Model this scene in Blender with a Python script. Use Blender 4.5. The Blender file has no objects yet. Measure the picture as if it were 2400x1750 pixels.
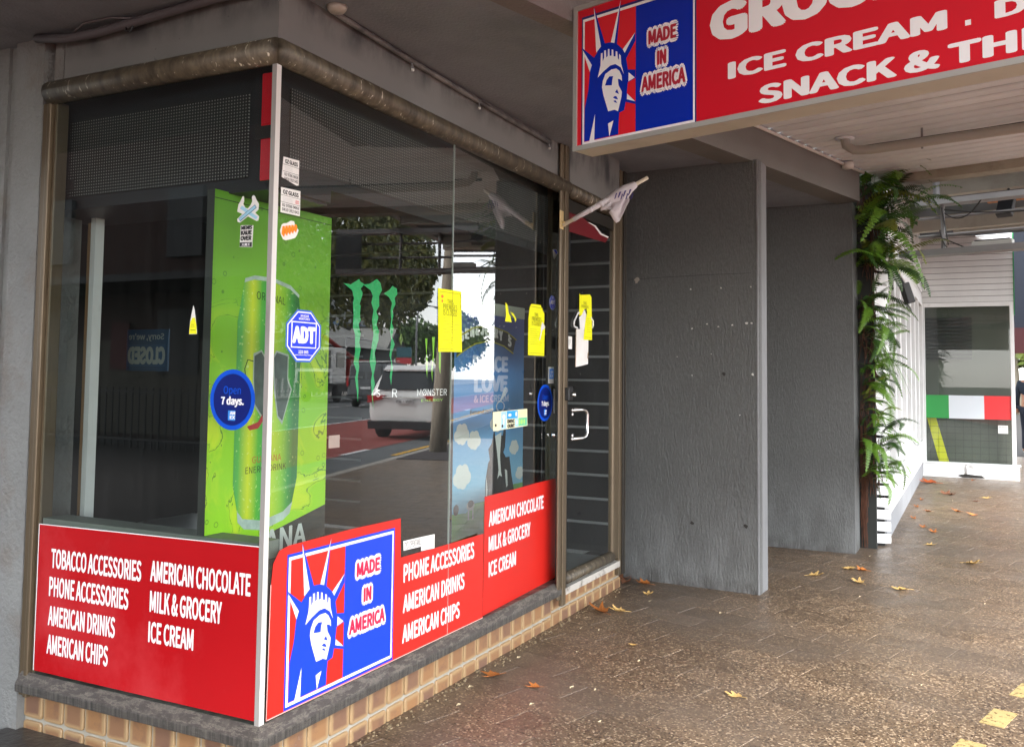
import bpy, bmesh, math, random
from mathutils import Vector, Matrix
random.seed(7)
SC = bpy.context.scene
COL = SC.collection
PI = math.pi
V3 = Vector

# ---------------------------------------------------------------- camera
CAM = V3((-2.473, -2.182, 1.45))
def setup_camera():
    f, pit, rol, b = 2153.06, 0.0599066, 0.0119248, 0.4647543
    ex = V3((math.sin(b), math.cos(b), 0)); ey = V3((-math.cos(b), math.sin(b), 0)); ez = V3((0, 0, 1))
    W = lambda x, y, z: V3((ex.dot(V3((x, y, z))), ey.dot(V3((x, y, z))), z))
    right = W(1, 0, 0); fwd = W(0, math.cos(pit), math.sin(pit)); up = W(0, -math.sin(pit), math.cos(pit))
    c, s = math.cos(rol), math.sin(rol)
    r2 = right * c + up * s; u2 = up * c - right * s
    cd = bpy.data.cameras.new('camera'); o = bpy.data.objects.new('camera', cd); COL.objects.link(o)
    m = Matrix((r2, u2, -fwd)).transposed().to_4x4(); m.translation = CAM
    o.matrix_world = m
    cd.sensor_fit = 'HORIZONTAL'; cd.sensor_width = 36; cd.lens = f / 2400 * 36
    cd.shift_y = -123.42 / 2400
    cd.clip_start = .05; cd.clip_end = 1000
    SC.camera = o
setup_camera()
SUN_EL, SUN_AZ = math.radians(40), math.radians(222)
def setup_light():
    w = bpy.data.worlds.new('World'); SC.world = w; w.use_nodes = True
    nt = w.node_tree; nt.nodes.clear()
    out = nt.nodes.new('ShaderNodeOutputWorld'); bg = nt.nodes.new('ShaderNodeBackground')
    sky = nt.nodes.new('ShaderNodeTexSky'); sky.sky_type = 'NISHITA'; sky.sun_disc = False
    sky.sun_elevation = SUN_EL; sky.sun_rotation = SUN_AZ
    sky.air_density = 1.0; sky.dust_density = 0.5; sky.ozone_density = 1.0
    hs = nt.nodes.new('ShaderNodeHueSaturation'); hs.inputs['Saturation'].default_value = .22; hs.inputs['Value'].default_value = 1.0
    # soft clouds: an even grey cover broken by slow noise
    tc = nt.nodes.new('ShaderNodeTexCoord'); nz = nt.nodes.new('ShaderNodeTexNoise')
    nz.inputs['Scale'].default_value = 2.2; nz.inputs['Detail'].default_value = 5
    rp = nt.nodes.new('ShaderNodeMapRange'); rp.inputs[1].default_value = .3; rp.inputs[2].default_value = .75
    rp.inputs[3].default_value = .82; rp.inputs[4].default_value = 1.12
    mul = nt.nodes.new('ShaderNodeVectorMath'); mul.operation = 'SCALE'
    nt.links.new(tc.outputs['Generated'], nz.inputs['Vector']); nt.links.new(nz.outputs[0], rp.inputs[0])
    nt.links.new(sky.outputs[0], hs.inputs['Color']); nt.links.new(hs.outputs[0], mul.inputs[0]); nt.links.new(rp.outputs[0], mul.inputs['Scale'])
    nt.links.new(mul.outputs[0], bg.inputs[0]); bg.inputs[1].default_value = 0.15
    nt.links.new(bg.outputs[0], out.inputs[0])
    ld = bpy.data.lights.new('sun', 'SUN'); ld.energy = 1.5; ld.angle = math.radians(20); ld.color = (1, .98, .95)
    lo = bpy.data.objects.new('sun', ld); COL.objects.link(lo)
    d = V3((math.sin(SUN_AZ) * math.cos(SUN_EL), math.cos(SUN_AZ) * math.cos(SUN_EL), math.sin(SUN_EL)))
    lo.rotation_euler = d.to_track_quat('Z', 'Y').to_euler(); lo.location = (0, 0, 40)
setup_light()
SC.view_settings.view_transform = 'Standard'; SC.view_settings.look = 'None'
SC.view_settings.gamma = 1; SC.view_settings.use_curve_mapping = False
SC.view_settings.exposure = 2.62
SC.render.engine = 'CYCLES'
SC.cycles.max_bounces = 8; SC.cycles.transparent_max_bounces = 16
SC.cycles.glossy_bounces = 4; SC.cycles.diffuse_bounces = 4
SC.cycles.use_denoising = True
SC.cycles.caustics_reflective = False; SC.cycles.caustics_refractive = False
SC.cycles.sample_clamp_indirect = 6

# ---------------------------------------------------------------- street axes: s along the kerb, n towards the road
TH = math.radians(15.66)
SD = V3((math.cos(TH), -math.sin(TH), 0)); ND = V3((-math.sin(TH), -math.cos(TH), 0)); ZD = V3((0, 0, 1))
def P(s, n, z=0.0): return SD * s + ND * n + ZD * z

# ---------------------------------------------------------------- materials
def lin(c): return tuple((x / 12.92 if x <= .04045 else ((x + .055) / 1.055) ** 2.4) for x in c)
def h(s): return lin(tuple(int(s[i:i + 2], 16) / 255 for i in (0, 2, 4)))
MATS = {}
class NT:
    def __init__(self, name):
        self.m = bpy.data.materials.new(name); self.m.use_nodes = True
        self.t = self.m.node_tree; self.b = self.t.nodes['Principled BSDF']; self.out = self.t.nodes['Material Output']
    def n(self, ty, **kw):
        x = self.t.nodes.new(ty)
        for k, v in kw.items():
            if k.startswith('i_'): x.inputs[k[2:]].default_value = v
            else: setattr(x, k, v)
        return x
    def l(self, a, b): self.t.links.new(a, b)
    def coord(self, scale=(1, 1, 1), rot=(0, 0, 0), inst=False):
        tc = self.n('ShaderNodeTexCoord'); mp = self.n('ShaderNodeMapping')
        mp.inputs['Scale'].default_value = scale; mp.inputs['Rotation'].default_value = rot
        if inst:
            oi = self.n('ShaderNodeObjectInfo'); ad = self.n('ShaderNodeVectorMath', operation='MULTIPLY_ADD')
            ad.inputs[1].default_value = (37, 37, 37)
            self.l(oi.outputs['Random'], ad.inputs[0]); self.l(tc.outputs['Object'], ad.inputs[2]); self.l(ad.outputs[0], mp.inputs[0])
        else: self.l(tc.outputs['Object'], mp.inputs[0])
        return mp.outputs[0]
    def noise(self, vec, scale, detail=3, rough=.55):
        x = self.n('ShaderNodeTexNoise'); x.inputs['Scale'].default_value = scale; x.inputs['Detail'].default_value = detail
        x.inputs['Roughness'].default_value = rough; self.l(vec, x.inputs['Vector']); return x.outputs[0]
    def rng(self, v, a, b, c=0., d=1.):
        x = self.n('ShaderNodeMapRange'); x.clamp = True
        for i, k in enumerate((a, b, c, d)): x.inputs[i + 1].default_value = k
        self.l(v, x.inputs[0]); return x.outputs[0]
    def mix(self, fac, a, b, blend='MIX'):
        x = self.n('ShaderNodeMix', data_type='RGBA', blend_type=blend)
        for k, v in ((0, fac), (6, a), (7, b)):
            if isinstance(v, (int, float)): x.inputs[k].default_value = v
            elif isinstance(v, tuple): x.inputs[k].default_value = (*v[:3], 1)
            else: self.l(v, x.inputs[k])
        return x.outputs[2]
    def math(self, op, a, b=None):
        x = self.n('ShaderNodeMath', operation=op)
        for k, v in ((0, a), (1, b)):
            if v is None: continue
            if isinstance(v, (int, float)): x.inputs[k].default_value = v
            else: self.l(v, x.inputs[k])
        return x.outputs[0]
    def base(self, c):
        if isinstance(c, tuple): self.b.inputs['Base Color'].default_value = (*c[:3], 1)
        else: self.l(c, self.b.inputs['Base Color'])
    def set(self, **kw):
        for k, v in kw.items():
            k = {'rough': 'Roughness', 'metal': 'Metallic', 'spec': 'Specular IOR Level'}.get(k, k)
            if isinstance(v, (int, float)): self.b.inputs[k].default_value = v
            else: self.l(v, self.b.inputs[k])
    def bump(self, height, strength, dist=.01):
        x = self.n('ShaderNodeBump'); x.inputs['Strength'].default_value = strength; x.inputs['Distance'].default_value = dist
        self.l(height, x.inputs['Height']); self.l(x.outputs[0], self.b.inputs['Normal'])

def M(name, rgb, rough=.5, var=.0, vs=4., stretch=(1, 1, 1), dirt_or_sheen=None, bump=0., bs=40., bstretch=None, metal=0., spec=.5, inst=False, rand=0., bd=.01):
    """plain material; dirt = (rgb, scale, lo, hi, amount)"""
    if name in MATS: return MATS[name]
    g = NT(name); col = rgb; vec = g.coord(stretch, inst=inst)
    if var:
        f = g.rng(g.noise(vec, vs, 4), .3, .7, 1 - var, 1 + var)
        x = g.n('ShaderNodeVectorMath', operation='SCALE'); x.inputs[0].default_value = rgb[:3]; g.l(f, x.inputs['Scale']); col = x.outputs[0]
    if rand:
        oi = g.n('ShaderNodeObjectInfo'); f = g.rng(oi.outputs['Random'], 0, 1, 1 - rand, 1 + rand)
        x = g.n('ShaderNodeVectorMath', operation='SCALE'); g.l(f, x.inputs['Scale'])
        if isinstance(col, tuple): x.inputs[0].default_value = col[:3]
        else: g.l(col, x.inputs[0])
        col = x.outputs[0]
    if dirt_or_sheen:
        f = g.rng(g.noise(vec, dirt_or_sheen[1], 6, .65), dirt_or_sheen[2], dirt_or_sheen[3], 0, dirt_or_sheen[4]); col = g.mix(f, col, dirt_or_sheen[0])
    g.base(col); g.set(rough=rough, metal=metal, spec=spec)
    if bump: g.bump(g.noise(g.coord(bstretch or stretch, inst=inst), bs, 4), bump, bd)
    MATS[name] = g.m; return g.m

GREY = h('5a5a5c')
def mat_stucco():
    g = NT('grey_wall_paint'); vec = g.coord((1, 1, .3))
    n1 = g.noise(vec, 90, 4, .65); big = g.noise(g.coord(), 1.6, 4)
    gz = g.n('ShaderNodeSeparateXYZ'); g.l(g.coord(), gz.inputs[0])
    low_pale = g.math('MULTIPLY', g.rng(gz.outputs[2], .0, .75, 1, 0), g.rng(g.noise(g.coord((1, 1, .4)), 7, 5), .35, .65, .1, 1))  # patchy paler tone towards the foot
    c = g.mix(g.rng(n1, .3, .7), h('545554'), h('626362'))
    c = g.mix(g.rng(big, .35, .7, 0, .25), c, h('434443')); c = g.mix(g.math('MULTIPLY', low_pale, .5), c, h('8a8c8d')); foot = g.math('MULTIPLY', g.rng(gz.outputs[2], .0, .12, 1, 0), g.rng(g.noise(g.coord(), 9, 6), .35, .65)); c = g.mix(g.math('MULTIPLY', foot, .75), c, h('37332f'))
    g.base(c); g.set(rough=.62); g.bump(n1, .9, .012); return g.m
STUCCO = mat_stucco()
PAINT = M('grey_soffit_paint', h('6f6d69'), .6, .12, 1.3, dirt_or_sheen=(h('3c3b3c'), 2.2, .62, .8, .55), bump=.15, bs=60)
def mat_fascia():
    g = NT('grey_fascia_paint'); v = g.coord(); s = g.n('ShaderNodeSeparateXYZ'); g.l(v, s.inputs[0])
    a = g.noise(v, 1.7, 5); q = g.noise(g.coord((1, 1, .5)), 5, 6, .6)
    c = g.mix(g.rng(a, .4, .75, 0, .4), h('7a7876'), h('5c5a58'))
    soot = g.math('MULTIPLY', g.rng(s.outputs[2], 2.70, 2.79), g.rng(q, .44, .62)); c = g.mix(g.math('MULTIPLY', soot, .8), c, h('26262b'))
    c = g.mix(g.rng(g.noise(v, 30, 3), .73, .76, 0, .5), c, h('45423f')); g.base(c); g.set(rough=.5); return g.m
FASCIA = mat_fascia()
SOFFIT = M('grey_textured_soffit', h('82878e'), .75, .15, 2.5, dirt_or_sheen=(h('5a5c60'), 3, .55, .8, .5), bump=.7, bs=70, bd=.006)
PIER = M('rendered_pier_paint', h('7d7e7d'), .7, .12, 2.5, dirt_or_sheen=(h('6e6055'), 3.1, .52, .72, .6), bump=.8, bs=45, bd=.012)
BRONZE = M('bronze_anodised_frame', h('6b5d4a'), .38, .22, 3, (1, 1, .3), dirt_or_sheen=(h('383229'), 6, .5, .75, .6), metal=.35)
BRONZE_D = M('dark_bronze_channel', h('2e2a25'), .4, .2, 3, metal=.3)
def mat_tube():
    g = NT('dirty_bronze_tube'); v = g.coord()
    a = g.noise(g.coord((9, 9, 1.5)), 3, 4); b = g.noise(v, 14, 6, .7); d = g.noise(g.coord((60, 60, 4)), 1.0, 2)
    c = g.mix(g.rng(a, .3, .7), h('3f372d'), h('6d6250')); c = g.mix(g.rng(b, .5, .72, 0, .75), c, h('2b2622'))
    c = g.mix(g.math('MULTIPLY', g.rng(d, .62, .67), g.rng(a, .5, .6)), c, h('cdc5b4')); c = g.mix(g.rng(g.noise(v, 40, 4), .74, .77), c, h('d8d2c4'))
    g.base(c); g.set(rough=.5, metal=.15); g.bump(b, .3, .004); return g.m
TUBE = mat_tube()
def mat_sill():
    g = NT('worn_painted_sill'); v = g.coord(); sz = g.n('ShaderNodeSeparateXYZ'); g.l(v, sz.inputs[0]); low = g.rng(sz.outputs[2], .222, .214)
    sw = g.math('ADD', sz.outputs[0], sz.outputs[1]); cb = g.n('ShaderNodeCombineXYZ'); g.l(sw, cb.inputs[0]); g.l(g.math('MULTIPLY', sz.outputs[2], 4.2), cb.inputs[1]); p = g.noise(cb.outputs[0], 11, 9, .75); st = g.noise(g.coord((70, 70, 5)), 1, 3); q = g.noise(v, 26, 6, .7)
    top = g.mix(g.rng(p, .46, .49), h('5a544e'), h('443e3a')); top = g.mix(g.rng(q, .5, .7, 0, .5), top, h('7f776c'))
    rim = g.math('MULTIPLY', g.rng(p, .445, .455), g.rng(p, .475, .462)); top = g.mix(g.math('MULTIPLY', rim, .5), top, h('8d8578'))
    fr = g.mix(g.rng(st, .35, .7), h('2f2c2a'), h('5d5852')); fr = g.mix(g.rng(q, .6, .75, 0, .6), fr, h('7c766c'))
    c = g.mix(low, top, fr); w = g.noise(v, 13, 5, .6); c = g.mix(g.rng(w, .71, .74, 0, .85), c, h('c5beb0'))  # streaked front face darker, peeling top paler, switched by height
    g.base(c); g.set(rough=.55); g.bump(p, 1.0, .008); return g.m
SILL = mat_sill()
WHITE = M('white_paint', h('e4e4e4'), .45, .05, 3, dirt_or_sheen=(h('8e8b86'), 5, .62, .8, .35))
WHITE_C = M('white_corner_strip', h('d9d6d2'), .4, .06, 4, (1, 1, .3), dirt_or_sheen=(h('5a554e'), 7, .6, .75, .55))
SHADED_C = M('shaded_corner_strip', h('9b9794'), .4, .08, 4, (1, 1, .3), dirt_or_sheen=(h('55504a'), 7, .55, .75, .6))  # white strip's shaded side, the shade put into its colour
BLACK = M('black_plastic', (.012, .012, .013), .4)
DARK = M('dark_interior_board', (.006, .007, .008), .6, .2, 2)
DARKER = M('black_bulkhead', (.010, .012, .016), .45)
STEEL = M('polished_steel', (.75, .75, .74), .18, metal=1.)
GALV = M('grey_painted_steel', h('7c7d7f'), .45, .1, 5)
RED = M('red_print', h('ad0f17'), .26, .07, 1.2, dirt_or_sheen=(h('d05055'), 1.5, .52, .85, .6))  # paler red patches paint soft reflections into the print
RED_B = M('bright_red_print', h('cc241c'), .3, .04, 1.2, dirt_or_sheen=(h('b81c1c'), 9, .68, .85, .35))
RED_S = M('sign_red_print', h('d01a2c'), .22, .03, 1.5)
BLUE_B = M('royal_blue_print', h('0b3fe0'), .3)
BLUE_S = M('sign_blue_print', h('0a2ba8'), .22)
NAVY = M('navy_print', h('20206a'), .3)
WPRINT = M('white_print', h('f2f0f2'), .35)
BPRINT = M('black_print', (.01, .01, .01), .4)
YELLOW = M('fluorescent_yellow_paper', h('f2f200'), .6, .03, 3)
YINK = M('olive_ink', h('9a9c12'), .6)
PAPER = M('white_paper', h('e6e4e0'), .7, .06, 8)
def mat_glass(nm='shop_window_glass', k=1.15):
    g = NT(nm); g.t.nodes.remove(g.b)
    lw = g.n('ShaderNodeLayerWeight'); lw.inputs['Blend'].default_value = .5
    p5 = g.math('POWER', lw.outputs['Facing'], 3.0); fr = g.math('MULTIPLY_ADD', p5, k)
    g.t.nodes[-1].inputs[2].default_value = .042; fr = g.math('MINIMUM', fr, .95)
    tr = g.n('ShaderNodeBsdfTransparent'); tr.inputs[0].default_value = (.80, .86, .84, 1)
    gl = g.n('ShaderNodeBsdfGlossy'); gl.inputs['Roughness'].default_value = 0.0; gl.inputs[0].default_value = (1, 1, 1, 1)
    mx = g.n('ShaderNodeMixShader'); g.l(fr, mx.inputs[0]); g.l(tr.outputs[0], mx.inputs[1]); g.l(gl.outputs[0], mx.inputs[2])
    # thin film of dust with wiped streaks
    df = g.n('ShaderNodeBsdfDiffuse'); df.inputs[0].default_value = (.5, .52, .5, 1)
    st = g.noise(g.coord((14, 14, .8)), 1.5, 5, .7); f2 = g.rng(st, .45, .8, .001, .018)
    m2 = g.n('ShaderNodeMixShader'); g.l(f2, m2.inputs[0]); g.l(mx.outputs[0], m2.inputs[1]); g.l(df.outputs[0], m2.inputs[2])
    g.l(m2.outputs[0], g.out.inputs[0]); return g.m
GLASS = mat_glass(); GLASS_D = mat_glass('clear_door_glass', .55)

# ---------------------------------------------------------------- mesh helpers
class B:
    def __init__(self): self.bm = bmesh.new()
    def quad(self, a, b, c, d): 
        try: self.bm.faces.new([self.bm.verts.new(V3(p)) for p in (a, b, c, d)])
        except ValueError: pass
        return self
    def poly(self, pts): self.bm.faces.new([self.bm.verts.new(V3(p)) for p in pts]); return self
    def hexa(self, p):  # 8 corners: bottom 4, top 4
        v = [self.bm.verts.new(V3(q)) for q in p]
        for f in ((3, 2, 1, 0), (4, 5, 6, 7), (0, 1, 5, 4), (1, 2, 6, 5), (2, 3, 7, 6), (3, 0, 4, 7)): self.bm.faces.new([v[i] for i in f])
        return self
    def box(self, x0, x1, y0, y1, z0, z1):
        return self.hexa([(x0, y0, z0), (x1, y0, z0), (x1, y1, z0), (x0, y1, z0), (x0, y0, z1), (x1, y0, z1), (x1, y1, z1), (x0, y1, z1)])
    def sbox(self, s0, s1, n0, n1, z0, z1):
        return self.hexa([P(s, n, z) for z in (z0, z1) for s, n in ((s0, n1), (s1, n1), (s1, n0), (s0, n0))])
    def prism(self, pts, vec):
        v = V3(vec); a = [self.bm.verts.new(V3(p)) for p in pts]; b = [self.bm.verts.new(V3(p) + v) for p in pts]
        n = len(pts); self.bm.faces.new(a[::-1]); self.bm.faces.new(b)
        for i in range(n): self.bm.faces.new([a[i], a[(i + 1) % n], b[(i + 1) % n], b[i]])
        return self
    def tube(self, pts, r, n=10, cap=True, r1=None):
        pts = [V3(p) for p in pts]; rings = []; ref = None
        for i, p in enumerate(pts):
            d = (pts[min(i + 1, len(pts) - 1)] - pts[max(i - 1, 0)]).normalized()
            if ref is None: ref = V3((0, 0, 1)) if abs(d.z) < .9 else V3((1, 0, 0))
            u = d.cross(ref).normalized(); w = u.cross(d).normalized(); ref = w
            rr = r if r1 is None else r + (r1 - r) * i / (len(pts) - 1)
            rings.append([self.bm.verts.new(p + (u * math.cos(t) + w * math.sin(t)) * rr) for t in [2 * PI * k / n for k in range(n)]])
        for a, b in zip(rings, rings[1:]):
            for k in range(n): self.bm.faces.new([a[k], a[(k + 1) % n], b[(k + 1) % n], b[k]])
        if cap: self.bm.faces.new(rings[0][::-1]); self.bm.faces.new(rings[-1])
        return self
    def loft(self, rings, cap=True, close=True):
        R = [[self.bm.verts.new(V3(p)) for p in r] for r in rings]
        for a, b in zip(R, R[1:]):
            m = len(a)
            for k in range(m if close else m - 1): 
                try: self.bm.faces.new([a[k], a[(k + 1) % m], b[(k + 1) % m], b[k]])
                except ValueError: pass
        if cap: self.bm.faces.new(R[0][::-1]); self.bm.faces.new(R[-1])
        return self
    def lathe(self, prof, c, ax=2, n=16):
        c = V3(c); rings = []
        for r, t in prof:
            ring = []
            for k in range(n):
                a = 2 * PI * k / n; p = [0, 0, 0]; p[ax] = t; p[(ax + 1) % 3] = r * math.cos(a); p[(ax + 2) % 3] = r * math.sin(a); ring.append(c + V3(p))
            rings.append(ring)
        return self.loft(rings)

def obj(name, b, mat, parent=None, smooth=False, bev=0.):
    bm = b.bm if isinstance(b, B) else b
    bmesh.ops.recalc_face_normals(bm, faces=bm.faces) if smooth else None
    me = bpy.data.meshes.new(name); bm.to_mesh(me); bm.free()
    return link(name, me, mat, parent, smooth, bev)
def link(name, me, mat, parent=None, smooth=False, bev=0.):
    if mat: me.materials.append(mat)
    o = bpy.data.objects.new(name, me); COL.objects.link(o)
    if smooth:
        for p in me.polygons: p.use_smooth = True
    if bev:
        md = o.modifiers.new('edge', 'BEVEL'); md.width = bev; md.segments = 2; md.limit_method = 'ANGLE'
    if parent: setpar(o, parent)
    return o
def setpar(o, parent):
    o.parent = parent
    if parent.type == 'EMPTY': o.matrix_parent_inverse = Matrix.Translation(-parent.location)
def tag(o, label, cat, group=None):
    o['label'] = label; o['category'] = cat
    if group: o['group'] = group
    return o
def thing(name, label, cat, loc=(0, 0, 0), group=None):
    o = bpy.data.objects.new(name, None); COL.objects.link(o); o.location = loc; o.empty_display_size = .1
    return tag(o, label, cat, group)
def kind(o, k): o['kind'] = k; return o

# frames for flat print: origin, right, up, outward
FB = (V3((0, 0, 0)), V3((1, 0, 0)), ZD, V3((0, -1, 0)))
TP = math.radians(2.6)   # the pane next to the door leans in a little
FB2 = (V3((1.25 * (1 - 1.105 * math.cos(TP)), -1.25 * 1.105 * math.sin(TP), 0)), V3((1.105 * math.cos(TP), 1.105 * math.sin(TP), 0)), ZD, V3((math.sin(TP), -math.cos(TP), 0)))
FA = (V3((0, 0, 0)), V3((0, -1, 0)), ZD, V3((-1, 0, 0)))
SK = .7425   # the hanging sign is drawn in units of .7425 m
FS = (P(.949, .713, .3734), ND * SK, ZD * SK, -SD)
def sgn(b, ds0, ds1, n0, n1, z0, z1): return b.sbox(.949 + ds0, .949 + ds1, .713 + SK * n0, .713 + SK * n1, .3734 + SK * z0, .3734 + SK * z1)
def FR(o, u, w): 
    u = V3(u).normalized(); return (V3(o), u, ZD, V3(w))
def at(F, u, v, e=0.): return F[0] + F[1] * u + F[2] * v + F[3] * e
def flat(name, F, pts, e, mat, parent=None):
    b = B(); b.poly([at(F, u, v, e) for u, v in pts]); return obj(name, b, mat, parent)
def flats(name, F, polys, e, mat, parent=None):
    b = B()
    for pts in polys: b.poly([at(F, u, v, e) for u, v in pts])
    return obj(name, b, mat, parent)
def rect(u0, v0, u1, v1): return [(u0, v0), (u1, v0), (u1, v1), (u0, v1)]
def ell(cu, cv, ru, rv, n=40, a0=0): return [(cu + ru * math.cos(a0 + 2 * PI * k / n), cv + rv * math.sin(a0 + 2 * PI * k / n)) for k in range(n)]
def ringpoly(F, outer, inner, e, b):
    n = len(outer)
    for k in range(n): b.quad(*[at(F, *q, e) for q in (outer[k], outer[(k + 1) % n], inner[(k + 1) % n], inner[k])])
TXT = {}
try: FONT = bpy.data.fonts.load(bpy.utils.system_resource('DATAFILES') + '/fonts/Noto Sans CJK Regular.woff2')   # ships with Blender
except Exception: FONT = None
def text_mesh(s):
    if s not in TXT:
        cu = bpy.data.curves.new('lettering', 'FONT'); cu.body = s; cu.resolution_u = 3
        if FONT: cu.font = FONT
        o = bpy.data.objects.new('lettering', cu); COL.objects.link(o)
        dg = bpy.context.evaluated_depsgraph_get(); me = bpy.data.meshes.new_from_object(o.evaluated_get(dg))
        TXT[s] = ([(v.co.x, v.co.y) for v in me.vertices], [tuple(p.vertices) for p in me.polygons])
        bpy.data.objects.remove(o); bpy.data.curves.remove(cu); bpy.data.meshes.remove(me)
    return TXT[s]
def text(name, lines, F, e, mat, parent, bold=.0, mirror=False, grow=0., join=False):
    """lines: (string, u0, v0, u1, v1[, rise]); bold thickens the strokes inside the box, grow swells them past it"""
    V, Fc = [], []
    if len(lines) > 1 and not join: return [text(name, [L], F, e, mat, parent, bold, mirror, grow) for L in lines][0]
    for L in lines:
        vs, fs = text_mesh(L[0])
        xs = [p[0] for p in vs]; ys = [p[1] for p in vs]; x0, x1, y0, y1 = min(xs), max(xs), min(ys), max(ys)
        W, H_ = L[3] - L[1], L[4] - L[2]; sx, sy = W / (x1 - x0 or 1), H_ / (y1 - y0 or 1); sk = L[5] if len(L) > 5 else 0
        bx, by = bold * sx, bold * sy * .7; r = (bold + grow)
        ks = [(0, 0)] if r <= 0 else [(r * math.cos(t), r * math.sin(t)) for t in [2 * PI * k / 12 for k in range(12)]]
        for q, (dx, dy) in enumerate(ks):
            o = len(V)
            for x, y in vs:
                a = (x - x0) / (x1 - x0 or 1); c = (y - y0) / (y1 - y0 or 1)
                if mirror: a = 1 - a
                uu = L[1] + bx + a * (W - 2 * bx) + dx * sx; vv = L[2] + by + c * (H_ - 2 * by) + dy * sy * (.7 if grow == 0 else 1) + sk * a
                V.append(at(F, uu, vv, e + q * .00005))
            Fc += [tuple(i + o for i in f) for f in fs]
    me = bpy.data.meshes.new(name); me.from_pydata(V, [], Fc); me.update()
    return link(name, me, mat, parent)
LOGO={'blue':[(0.02,0.025),(0.023,0.286),(0.055,0.415),(0.071,0.568),(-0.009,0.772),(-0.009,0.778),(0.11,0.672),(0.14,0.704),(0.107,1.065),(0.109,1.069),(0.214,0.76),(0.265,0.756),(0.271,0.754),(0.361,1.063),(0.327,0.728),(0.38,0.676),(0.494,0.777),(0.495,0.712),(0.413,0.596),(0.428,0.507),(0.496,0.492),(0.496,0.428),(0.428,0.41),(0.419,0.329),(0.497,0.251),(0.497,0.23),(0.409,0.264),(0.397,0.203),(0.352,0.192),(0.345,0.11),(0.343,0.027)],'spikeA':[(-0.004,0.762),(0.09,0.617),(0.071,0.566)],'spikeB':[(0.107,1.069),(0.177,0.744),(0.132,0.706)],'spikeC':[(0.361,1.063),(0.303,0.741),(0.27,0.754)],'spikeD':[(0.494,0.777),(0.399,0.642),(0.38,0.674)],'spikeE':[(0.435,0.484),(0.491,0.433),(0.433,0.416)],'spikeF':[(0.422,0.325),(0.496,0.251),(0.42,0.282)],'crown':[(0.148,0.506),(0.173,0.594),(0.177,0.689),(0.192,0.69),(0.195,0.623),(0.207,0.648),(0.208,0.704),(0.224,0.704),(0.228,0.645),(0.241,0.654),(0.243,0.708),(0.257,0.705),(0.26,0.65),(0.277,0.649),(0.278,0.696),(0.293,0.691),(0.297,0.639),(0.314,0.634),(0.316,0.675),(0.331,0.667),(0.336,0.614),(0.346,0.6),(0.348,0.647),(0.363,0.628),(0.367,0.567),(0.392,0.48),(0.362,0.54),(0.314,0.575),(0.266,0.574),(0.203,0.543)],'face':[(0.22,0.518),(0.276,0.541),(0.322,0.539),(0.35,0.515),(0.372,0.472),(0.375,0.431),(0.358,0.448),(0.337,0.455),(0.344,0.404),(0.374,0.35),(0.371,0.311),(0.34,0.206),(0.308,0.223),(0.249,0.222),(0.204,0.353),(0.189,0.42),(0.196,0.468)],'eye':[(0.218,0.428),(0.233,0.468),(0.259,0.491),(0.294,0.485),(0.286,0.457),(0.282,0.417)],'nose':[(0.312,0.357),(0.331,0.378),(0.348,0.336)],'lip':[(0.293,0.319),(0.308,0.328),(0.325,0.324),(0.341,0.295),(0.317,0.304)],'chin':[(0.296,0.293),(0.316,0.295),(0.334,0.269),(0.309,0.281)],'cloakA':[(0.124,0.224),(0.118,0.017),(0.07,0.017)],'cloakB':[(0.248,0.127),(0.298,0.142),(0.261,0.025)]}
#PART2
# ================================================================ large structure
ROADZ = -.12
def paver_mat(name, island):
    g = NT(name); gp = g.n('ShaderNodeNewGeometry'); pos = gp.outputs['Position']
    rnd = gp.outputs['Random Per Island'] if island else g.n('ShaderNodeObjectInfo').outputs['Random']
    vo = g.n('ShaderNodeTexVoronoi'); vo.inputs['Scale'].default_value = 125; g.l(pos, vo.inputs['Vector'])
    sp = g.n('ShaderNodeSeparateColor'); g.l(vo.outputs['Color'], sp.inputs[0])
    c = g.mix(g.rng(sp.outputs[0], .0, .6), h('4d3d31'), h('73604c')); c = g.mix(g.math('GREATER_THAN', sp.outputs[1], .87), c, h('b09a80'))
    c = g.mix(g.math('GREATER_THAN', sp.outputs[2], .9), c, h('3a2e26'))
    n1 = g.noise(pos, .9, 5); n2 = g.noise(pos, 6, 7, .7); n3 = g.noise(pos, 40, 3)
    c = g.mix(g.math('MULTIPLY', g.rng(n1, .45, .66), .7), c, h('655a50')); c = g.mix(g.rng(n2, .66, .78, 0, .6), c, h('2a2320')); c = g.mix(g.rng(n3, .74, .78, 0, .35), c, h('c5b9a4'))
    s = g.n('ShaderNodeSeparateXYZ'); g.l(pos, s.inputs[0])
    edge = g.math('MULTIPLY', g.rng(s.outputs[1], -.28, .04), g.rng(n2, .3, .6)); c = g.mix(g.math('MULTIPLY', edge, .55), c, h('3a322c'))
    f = g.rng(rnd, 0, 1, .86, 1.12)
    x = g.n('ShaderNodeVectorMath', operation='SCALE'); g.l(c, x.inputs[0]); g.l(f, x.inputs['Scale'])
    g.base(x.outputs[0]); g.set(rough=g.rng(n2, .3, .7, .30, .5), spec=.4); g.bump(g.mix(.5, sp.outputs[1], n3), .07, .003); return g.m
PAVER = paver_mat('exposed_aggregate_paver', False)
JOINT = M('dark_paving_joint', h('26211d'), .85, .3, 9)
b = B(); b.sbox(-14, 45, -14, 3.55, -.3, -.010)
footpath = kind(obj('footpath', b, JOINT), 'structure')
def project(p):
    m = SC.camera.matrix_world.inverted() @ p
    if m.z > -.3: return None
    return (m.x / -m.z * 2153 + 1200, 751.6 - m.y / -m.z * 2153, -m.z)
PS, PN = .2105, .43
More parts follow.
